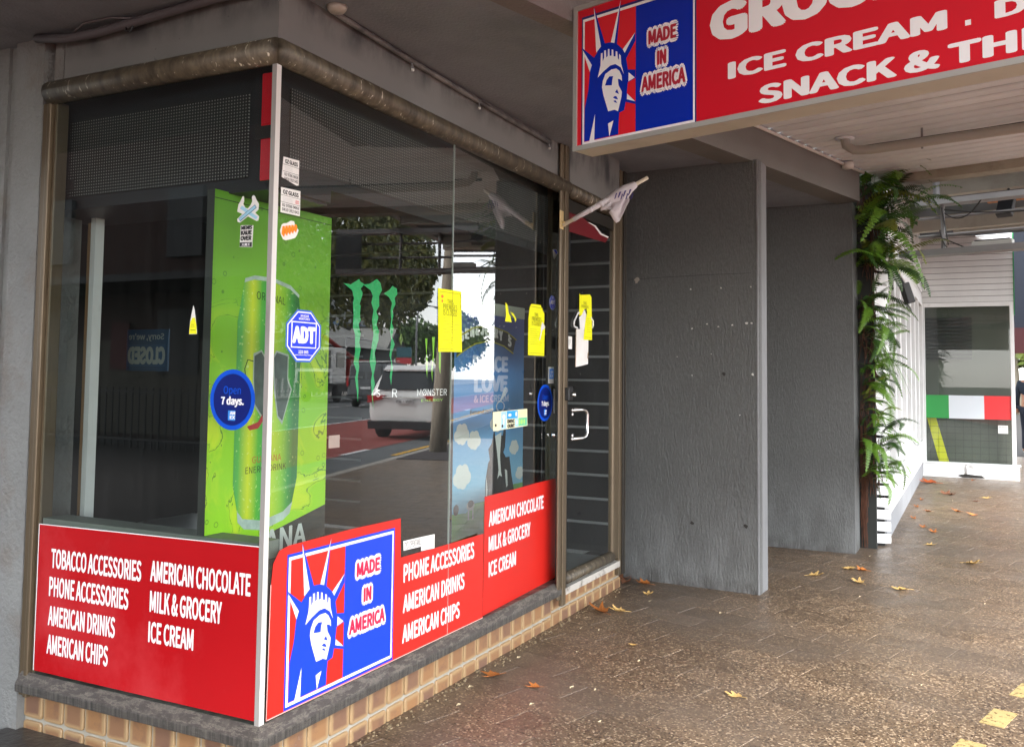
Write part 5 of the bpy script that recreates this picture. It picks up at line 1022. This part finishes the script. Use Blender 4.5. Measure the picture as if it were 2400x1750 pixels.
# ================================================================ person at the edge of the frame
def person(loc, yaw):
    t = thing('person', 'person in a dark navy jacket and dark jeans walking past the far shop', 'person', loc)
    J = {'pelvis': (0, 0, .95, .155), 'waist': (0, 0, 1.1, .15), 'chest': (0, .01, 1.32, .175), 'neck': (0, 0, 1.5, .062), 'jaw': (0, -.01, 1.58, .07), 'head': (0, -.02, 1.67, .10), 'top': (0, 0, 1.75, .07),
         'ls': (.18, 0, 1.42, .075), 'le': (.235, .02, 1.15, .055), 'lw': (.25, -.06, .90, .038), 'lh': (.252, -.08, .82, .036), 'rs': (-.18, 0, 1.42, .075), 're': (-.235, .03, 1.15, .055), 'rw': (-.25, -.02, .90, .038), 'rh': (-.252, -.03, .82, .036),
         'lhp': (.095, 0, .88, .10), 'lk': (.10, -.04, .5, .07), 'la': (.105, .02, .09, .048), 'lt': (.11, -.14, .04, .04), 'rhp': (-.095, 0, .88, .10), 'rk': (-.10, .02, .5, .07), 'ra': (-.105, .14, .1, .048), 'rt': (-.11, .0, .04, .04)}
    Ed = [('pelvis', 'waist'), ('waist', 'chest'), ('chest', 'neck'), ('neck', 'jaw'), ('jaw', 'head'), ('head', 'top'), ('chest', 'ls'), ('ls', 'le'), ('le', 'lw'), ('lw', 'lh'), ('chest', 'rs'), ('rs', 're'), ('re', 'rw'), ('rw', 'rh'), ('pelvis', 'lhp'), ('lhp', 'lk'), ('lk', 'la'), ('la', 'lt'), ('pelvis', 'rhp'), ('rhp', 'rk'), ('rk', 'ra'), ('ra', 'rt')]
    def skin(name, names, grow, mat, extra=()):
        idx = {k: i for i, k in enumerate(names)}; me = bpy.data.meshes.new(name)
        me.from_pydata([V3(J[k][:3]) for k in names], [(idx[a], idx[c]) for a, c in Ed if a in idx and c in idx], []); o = link(name, me, mat, t)
        md = o.modifiers.new('skin', 'SKIN'); 
        for i, k in enumerate(names): r = J[k][3] * grow; me.skin_vertices[0].data[i].radius = (r, r * .8 if k in ('pelvis', 'waist', 'chest') else r)
        me.skin_vertices[0].data[0].use_root = True; o.modifiers.new('sub', 'SUBSURF').levels = 2; o.modifiers['sub'].render_levels = 2
        o.matrix_parent_inverse = Matrix.Rotation(yaw, 4, 'Z'); return o
    skin('body', list(J), .93, M('skin_tone', h('a87a60'), .6))
    skin('jacket', ['waist', 'chest', 'ls', 'le', 'lw', 'rs', 're', 'rw', 'pelvis'][:8], 1.12, M('navy_jacket', h('16202e'), .8))
    skin('jeans', ['pelvis', 'lhp', 'lk', 'la', 'rhp', 'rk', 'ra'], 1.1, M('dark_jeans', h('151a28'), .85))
    for a, c in (('la', 'lt'), ('ra', 'rt')): skin('shoe', [a, c], 1.12, M('white_shoe', h('c9c7c4'), .6))
    o = skin('hair', ['head', 'top'], 1.06, M('dark_hair', (.02, .016, .013), .6))
person((18.75, -3.2, 0), 1.2)
# ================================================================ the street behind the viewer (seen in the glass)
PAINTW = M('white_car_paint', h('d9d9d6'), .25, spec=.6); CARGL = M('tinted_car_glass', (.015, .018, .02), .08, spec=.7); TYRE = M('tyre_rubber', (.018, .018, .018), .8); RIM = M('alloy_rim', h('a8aaac'), .3, metal=.8)
CLAD = M('black_cladding', (.02, .02, .022), .5); LAMPR = M('red_tail_lamp', h('a8121c'), .15)
def vehicle(name, label, cat, s, n, st, mat, wheels, rev=False, kindv='suv'):
    """st: stations (x, zb, wl, zbelt, wroof, zroof) from the rear to the front; x runs along +s"""
    t = thing(name, label, cat, tuple(P(s, n, ROADZ)))
    sg = -1 if rev else 1
    T = lambda x, y, z: P(s + sg * x, n + sg * y, ROADZ + z)
    rings = []
    for x, zb, wl, zt, wr, zr in st:
        hp = [(0, zb), (wl * .75, zb), (wl * .97, zb + .10), (wl, zb + .32), (wl, zt - .12), (wl * .965, zt), (wr, zr - .09), (wr * .86, zr - .012), (0, zr)]
        rings.append([T(x, y, z) for y, z in hp] + [T(x, -y, z) for y, z in hp[-2:0:-1]])
    o = obj('body', B().loft(rings), mat, t, True)
    md = o.modifiers.new('sub', 'SUBSURF'); md.levels = 1; md.render_levels = 2
    for x, y, r, w in wheels:
        for q in (-1, 1):
            c = T(x, q * y, r); ax = ND
            ty = B(); 
            def ringat(rr, off): return [c + ND * sg * q * off + SD * (rr * math.cos(a)) + ZD * (rr * math.sin(a)) for a in [2 * PI * k / 20 for k in range(20)]]
            ty.loft([ringat(r * .62, w), ringat(r * .92, w), ringat(r, w * .75), ringat(r, -w * .75), ringat(r * .9, -w)]); wo = obj('wheel', ty, TYRE, t, True)
            rm = B(); rm.loft([ringat(r * .63, w + .004), ringat(r * .15, w - .02), ringat(.01, w - .02)]); obj('rim', rm, RIM, wo)
    return t, T
def panel(name, T, pts, mat, par, thick=.012):
    p = [T(*q) for q in pts]; nrm = (p[1] - p[0]).cross(p[2] - p[0]).normalized(); return obj(name, B().prism(p, nrm * thick), mat, par)
SUV = [(0.02, .42, .80, .98, .72, 1.02), (.10, .34, .93, 1.1, .80, 1.2), (.28, .28, .96, 1.12, .78, 1.55), (.62, .25, .965, 1.12, .74, 1.76), (1.5, .24, .97, 1.1, .73, 1.80), (2.5, .24, .97, 1.08, .72, 1.77), (2.95, .24, .97, 1.07, .70, 1.64), (3.6, .24, .97, 1.06, .78, 1.14), (4.3, .26, .95, .98, .80, 1.04), (4.72, .3, .88, .82, .74, .92), (4.85, .4, .7, .7, .6, .75)]
suv, T = vehicle('parked_suv', 'white sport utility car parked in the red kerb lane', 'car', 18.36, 5.32, SUV, PAINTW, [(.95, .83, .37, .13), (3.85, .83, .37, .13)])
panel('rear_window', T, [(.075, .70, 1.2), (.075, -.70, 1.2), (.33, -.64, 1.63), (.33, .64, 1.63)], CARGL, suv, -.03)
for q in (-1, 1):
    for a, c in (((.75, 1.28), (1.5, 1.62)), ((1.55, 2.45), (1.6, 2.4)), ((2.52, 3.28), (2.5, 2.9))): panel('side_window', T, [(a[0], q * .955, 1.14), (a[1], q * .955, 1.12), (c[1], q * .775, 1.66), (c[0] if a[0] > 1 else .8, q * .775, 1.66)], CARGL, suv, .02 * q)
    panel('tail_light', T, [(-.02, q * .93, 1.06), (-.02, q * .48, 1.07), (-.02, q * .56, .98), (-.02, q * .93, .88)], LAMPR, suv, .1 * -q)
    panel('exhaust_trim', T, [(-.03, q * .78, .40), (-.03, q * .58, .40), (-.03, q * .58, .47), (-.03, q * .78, .47)], STEEL, suv, .03)
    b = B(); b.tube([T(.7, q * .70, 1.83), T(1.2, q * .70, 1.86), T(2.2, q * .69, 1.84), T(2.5, q * .68, 1.79)], .018, 6); obj('roof_rail', b, CLAD, suv)
    for x in (.95, 3.85):
        b = B(); b.poly([T(x + .45 * math.cos(a), q * .985, .36 + .45 * math.sin(a)) for a in [PI * k / 12 for k in range(13)]]); obj('wheel_arch', b, CLAD, suv)
    b = B(); b.lathe([(0, -.06), (.09, -.05), (.11, 0), (.09, .06), (0, .07)], T(3.05, q * 1.06, 1.14), 0, 10); obj('mirror', b, PAINTW, suv, True)
panel('number_plate', T, [(.0, .21, .98), (.0, -.21, .98), (.0, -.21, .87), (.0, .21, .87)], M('plate_white', h('cfcfcf'), .5), suv, .03)
FPL = (T(-.035, .21, .87), -ND, ZD, -SD)
text('plate_text', [('E2I·VIO', .02, .02, .4, .09)], FPL, .004, BPRINT, suv, .01)
panel('rear_bumper', T, [(-.01, .88, .46), (-.01, -.88, .46), (.02, -.88, .28), (.02, .88, .28)], CLAD, suv, .12)
panel('rear_spoiler', T, [(.25, .62, 1.69), (.25, -.62, 1.69), (.6, -.65, 1.80), (.6, .65, 1.80)], PAINTW, suv, .03)
panel('chrome_strip', T, [(.01, .55, 1.035), (.01, -.55, 1.035), (.01, -.55, 1.01), (.01, .55, 1.01)], STEEL, suv, .06)
VAN = [(0, .42, .86, 1.1, .80, 2.0), (.08, .35, .95, 1.15, .82, 2.12), (.5, .3, .96, 1.2, .82, 2.2), (2.6, .3, .96, 1.2, .82, 2.22), (3.6, .3, .96, 1.15, .80, 2.1), (4.4, .3, .95, 1.1, .82, 1.3), (5.0, .36, .9, .9, .75, 1.0), (5.15, .45, .7, .75, .6, .8)]
van, T = vehicle('dark_van', 'dark grey delivery van stopped in the middle lane', 'van', 37.9, 13.4, VAN, M('dark_grey_van_paint', h('565a5d'), .35), [(1.0, .84, .34, .12), (4.1, .84, .34, .12)])
for q in (-1, 1):
    panel('rear_window', T, [(-.01, q * .78, 1.35), (-.01, q * .06, 1.35), (.03, q * .06, 1.95), (.03, q * .74, 1.95)], CARGL, van, .03 * q)
    panel('tail_light', T, [(-.02, q * .95, 1.0), (-.02, q * .84, 1.0), (-.02, q * .84, 1.45), (-.02, q * .95, 1.45)], LAMPR, van, .04)
panel('number_plate', T, [(-.02, .25, .98), (-.02, -.25, .98), (-.02, -.25, .88), (-.02, .25, .88)], M('plate_white', (0, 0, 0)), van, .03); panel('rear_bumper', T, [(-.06, .92, .42), (-.06, -.92, .42), (-.06, -.92, .62), (-.06, .92, .62)], CLAD, van, .1); panel('roof_panel', T, [(.1, .8, 2.16), (.1, -.8, 2.16), (2.6, -.8, 2.24), (2.6, .8, 2.24)], PAINTW, van, .02)
tk = thing('tip_truck', 'white cab truck with black grille facing the traffic', 'truck', tuple(P(44, 18.6, ROADZ)))
def sb(name, s0, s1, n0, n1, z0, z1, m, par, bev=0): return obj(name, B().sbox(s0, s1, n0, n1, z0, z1), m, par, bev=bev)
sb('cab', 44, 46, 17.5, 19.7, .9, 2.9, PAINTW, tk, .08); sb('windscreen', 43.97, 44.0, 17.62, 19.58, 1.75, 2.72, CARGL, tk); sb('grille', 43.95, 44.0, 17.7, 19.5, .9, 1.55, CLAD, tk); sb('tray', 46.3, 51, 17.4, 19.8, 1.1, 2.3, M('rusty_red_tray', h('9a2c26'), .6), tk); sb('chassis', 44.1, 51, 18.1, 19.1, .45, 1.1, CLAD, tk); sb('side_window', 44.5, 45.6, 17.46, 17.5, 1.8, 2.6, CARGL, tk)
b = B(); b.tube([P(50.8, 18.6, 2.2), P(45, 18.6, 3.6)], .12, 6); obj('tray_arm', b, M('rusty_red_tray', (0, 0, 0)), tk); b = B(); b.tube([P(45.9, 17.5, 2.9), P(45.9, 17.5, 3.5), P(50.5, 17.5, 3.5), P(50.5, 17.5, 2.3)], .05, 6); obj('ladder_rack', b, PAINTW, tk)
for x in (44.9, 49.4):
    for n0 in (17.6, 19.4): obj('wheel', B().lathe([(.01, -.12), (.45, -.12), (.48, -.05), (.48, .05), (.45, .12), (.01, .12)], (0, 0, 0), 1, 16), TYRE, tk, True).matrix_basis = Matrix.Translation(P(x, n0, .36)) @ Matrix.Rotation(-TH, 4, 'Z')
fb = thing('picket_barrier', 'black and white picket barrier on the opposite kerb', 'barrier', tuple(P(50, 21.9, 0)))
for k in range(70): b = B(); b.sbox(40 + k * .42, 40.16 + k * .42, 21.85, 21.9, .1, 1.15); obj('picket', b, PAINTW if k % 2 else CLAD, fb)
for z in (.25, 1.0): sb('rail', 39.8, 69.6, 21.9, 21.95, z, z + .06, CLAD, fb)
def tree(name, label, s, n, trunk_h, r0, blobs, leaf, nleaf, cols, seed, z0=0., trunk_mat=None):
    rr = random.Random(seed); t = thing(name, label, 'tree', tuple(P(s, n, z0))); b = B()
    lean = rr.uniform(-.02, .02)
    b.tube([P(s + lean * i * trunk_h / 6, n - .018 * i * trunk_h / 6 * 3, z0 - .05 + trunk_h * i / 6) for i in range(7)], r0, 12, True, r0 * .62)
    top = P(s + lean * trunk_h, n - .054 * trunk_h, z0 + trunk_h * .95)
    for cs, cn, cz, cr in blobs: b.tube([top, top.lerp(P(cs, cn, cz), .55) + V3((0, 0, .25)), P(cs, cn, cz)], r0 * .42, 6, True, r0 * .1)
    obj('trunk', b, trunk_mat or BARK, t, True)
    vs, fs = [], []
    for k in range(nleaf):
        cs, cn, cz, cr = rr.choice(blobs); d = V3((rr.gauss(0, 1), rr.gauss(0, 1), rr.gauss(0, .8))).normalized() * cr * rr.random() ** .45
        c = P(cs, cn, cz) + d; a = V3((rr.gauss(0, 1), rr.gauss(0, 1), rr.gauss(0, .6))).normalized(); u = a.cross(V3((rr.random(), rr.random(), rr.random()))).normalized(); w = a.cross(u); L = leaf * rr.uniform(.6, 1.25); i = len(vs)
        vs += [c + u * L, c + w * L * .6 + u * .2 * L, c - u * L * .8, c - w * L * .6 + u * .2 * L]; fs.append((i, i + 1, i + 2, i + 3))
    me = bpy.data.meshes.new('crown'); me.from_pydata(vs, [], fs); link('crown', me, cols, t); return t
def leafmat(name, a, c):
    g = NT(name); gi = g.n('ShaderNodeNewGeometry'); g.base(g.mix(gi.outputs['Random Per Island'], a, c)); g.set(rough=.5); return g.m
BARK = M('mottled_bark', h('8d8373'), .85, .25, 3, (1, 1, .4), dirt_or_sheen=(h('5f5548'), 6, .5, .65, .7), bump=.5, bs=20)
PLANE = leafmat('plane_tree_leaf', h('2f421e'), h('807f42')); GREENT = leafmat('green_tree_leaf', h('2c4422'), h('5c7a3a'))
tree('street_tree', 'pale barked street tree standing in the dark kerb strip', 14.04, 3.27, 6.2, .17, [(14, 2.6, 7.6, 1.9), (16, 3.4, 7.9, 1.8), (12.6, 4.2, 7.7, 1.7), (14.5, 5.5, 7.4, 1.6)], .15, 5000, PLANE, 3)
tree('street_tree', 'large leafy plane tree across the road', 55, 23, 7, .34, [(52, 22, 7.5, 3.6), (58, 21, 8.2, 4.0), (63, 21.5, 10.2, 4.2), (55, 22, 12, 4.6), (66, 22, 7.2, 2.6), (61, 21, 14, 4.4), (68.5, 22, 11.8, 3.0), (48, 23, 11, 5), (46, 22, 6.4, 3.4), (68, 22, 14.8, 2.6), (43, 22, 9, 4), (74, 22, 10.5, 2.0), (71, 21.5, 8.4, 1.8)], .22, 30000, PLANE, 11)
tree('street_tree', 'round green tree far along the opposite footpath', 150, 38, 6, .4, [(150, 38, 8, 4.5), (157, 38, 7, 4), (144, 38, 6.5, 3.5)], .5, 4000, GREENT, 12)
tree('street_tree', 'leafy tree beside the grey office building', 118, 36, 5, .3, [(118, 36, 6.5, 3.4), (122, 36, 6, 3), (115, 36, 5.4, 2.6)], .4, 3500, GREENT, 13)
tree('street_tree', 'tall dense tree behind the light pole far down the street', 175, 30, 7, .5, [(175, 30, 9, 6), (186, 30, 8, 6), (196, 30, 9, 6)], .6, 4500, GREENT, 14)
tree('street_tree', 'green tree past the white boarded shop', 44.4, -8.3, 4, .2, [(44.4, -8.3, 4.2, 2.4), (46, -10, 3.6, 2.4), (47, -7.4, 4, 2.6), (45, -6, 3.0, 2.2)], .2, 5000, leafmat('olive_tree_leaf', h('3a4a1e'), h('77803a')), 15)
gs = thing('gabled_shop', 'grey gable roofed shop with a green diamond sign', 'building', tuple(P(88, 31, 0)))
GW = M('charcoal_cladding', h('4a4f50'), .7, .08, 1); GR = M('pale_grey_roof', h('9a9a94'), .6, .06, .6)
sb('wall', 70, 98.5, 32, 46, 0, 4.1, GW, gs)
b = B(); b.poly([P(98.6, 30.8, 4.2), P(98.6, 46, 4.2), P(98.6, 38, 7.6)]); b.poly([P(92, 30.8, 4.2), P(98.6, 30.8, 4.2), P(95.3, 30.8, 6.5)]); obj('gable', b, GW, gs)
b = B(); b.quad(P(68, 30, 4.0), P(95.3, 30, 4.0), P(95.3, 38, 7.0), P(68, 38, 7.0)); b.quad(P(95.3, 30.6, 6.6), P(95.3, 38, 7.0), P(99, 38, 4.4), P(99, 30.6, 4.2)); b.quad(P(95.3, 30.6, 6.6), P(91.5, 30.6, 4.2), P(91.5, 36, 4.4), P(95.3, 36, 6.6)); obj('roof', b, GR, gs)
b = B(); b.prism([P(96.0, 30.5, 4.75), P(96.7, 30.5, 5.4), P(96.0, 30.5, 6.05), P(95.3, 30.5, 5.4)], ND * -.1); obj('diamond_sign', b, M('lime_sign', h('9ac43c'), .4), gs)
for k in range(5): sb('window', 72 + 5 * k, 75.4 + 5 * k, 31.9, 32.02, .6, 2.9, CARGL, gs)
ob = thing('office_block', 'long grey office block with a blue window band', 'building', tuple(P(100, 44, 0)))
sb('wall', 84, 126, 44, 62, 0, 11.2, M('office_grey_panel', h('a3a7a8'), .6, .05, .3), ob); sb('window_band', 83.9, 126.1, 43.9, 44.0, 6.3, 8.3, M('blue_glass_band', h('4f7fae'), .3), ob); sb('window_band', 83.9, 126.1, 43.9, 44.0, 1.0, 4.6, M('dark_glass_band', h('2b3438'), .25), ob)
for k in range(9): b = B(); b.tube([P(86 + 4.6 * k, 45, 11.2), P(86 + 4.6 * k, 45, 12.9)], .05, 5); obj('roof_mast', b, GALV, ob)
for k in range(10): sb('mullion', 86 + 4.2 * k, 86.2 + 4.2 * k, 43.8, 43.9, 6.3, 8.3, GR, ob)
lp = thing('street_lamp', 'tall curved street lamp by the office block', 'street lamp', tuple(P(101, 30, 0)))
b = B(); b.tube([P(100.5, 30, 0), P(100.5, 30, 7.2), P(101, 30, 8.8), P(102.5, 30, 9.5), P(105, 30, 9.9), P(109, 30, 10)], .13, 8, True, .08); obj('pole', b, GALV, lp); obj('lantern', B().sbox(108.6, 110, 29.8, 30.2, 9.85, 10.05), GALV, lp)
sp = thing('sign_post', 'teal and red shop sign on a post near the van', 'sign', tuple(P(76, 24, 0)))
sb('sign_face', 76, 76.1, 23, 24.4, 3.0, 3.9, M('teal_sign', h('2d5a66'), .5), sp); sb('sign_face', 75.98, 76.12, 23, 24.4, 2.4, 2.95, M('red_sign', h('b5333a'), .5), sp); b = B(); b.tube([P(76.05, 23.7, 0), P(76.05, 23.7, 3)], .06, 6); obj('post', b, GALV, sp)
gl = thing('globe_lamp', 'white globe lamp on a slim post down the street', 'street lamp', tuple(P(60, 9.2, 0))) if 0 else None
# awning and traffic pole across: side street
bh2 = thing('brick_house', 'dim brick terrace house across the side street', 'house', (-13, 17, 0))
BRK = M('dark_red_brick', h('33201a'), .85, .2, 3, bump=.3, bs=30)
obj('wall', B().box(-19, -13, 4, 34, -.1, 7), BRK, bh2); obj('render_band', B().box(-12.99, -12.9, 4, 34, 0, 2.2), M('cream_render', h('4a473d'), .8), bh2)
MATG = M('dull_dark_pane', (.012, .014, .016), .6)
for y in (9, 13.4, 17.8, 22): obj('window', B().box(-12.97, -12.86, y, y + 1.3, 1.4, 2.9), MATG, bh2); obj('window', B().box(-12.97, -12.86, y, y + 1.1, 4.1, 5.7), MATG, bh2)
obj('red_panel', B().box(-12.88, -12.84, 15.6, 16.2, 1.5, 2.6), M('dull_red_panel', h('4a1518'), .7), bh2); obj('verandah_roof', B().box(-13, -10.8, 4, 34, 3.3, 3.45), M('tin_roof', h('2b2d2e'), .7), bh2)
fn = thing('iron_fence', 'black iron picket fence before the dim brick house', 'fence', (-10, 16, 0))
for k in range(90): obj('picket', B().box(-10.02, -9.99, 8 + .18 * k, 8.025 + .18 * k, .0, 1.15), CLAD, fn)
for z in (.15, 1.05): obj('rail', B().box(-10.02, -9.98, 8, 24.2, z, z + .04), CLAD, fn)
DC = [(x, zb, wl * .94, zt * .92, wr * .9, zr * .84) for x, zb, wl, zt, wr, zr in SUV]
# ---------------------------------------------------------------- beyond the white shop
fa = thing('far_awning', 'dark navy awning with a dull red valance past the white shop', 'awning', (17, -4, 2.5))
obj('canopy', B().box(17, 22, -5.2, -2.85, 2.45, 4.9), M('navy_awning', h('141c2c'), .6), fa); obj('valance', B().box(16.9, 17, -5.2, -2.85, 1.98, 2.45), M('dull_red_valance', h('4a1a1e'), .7), fa)
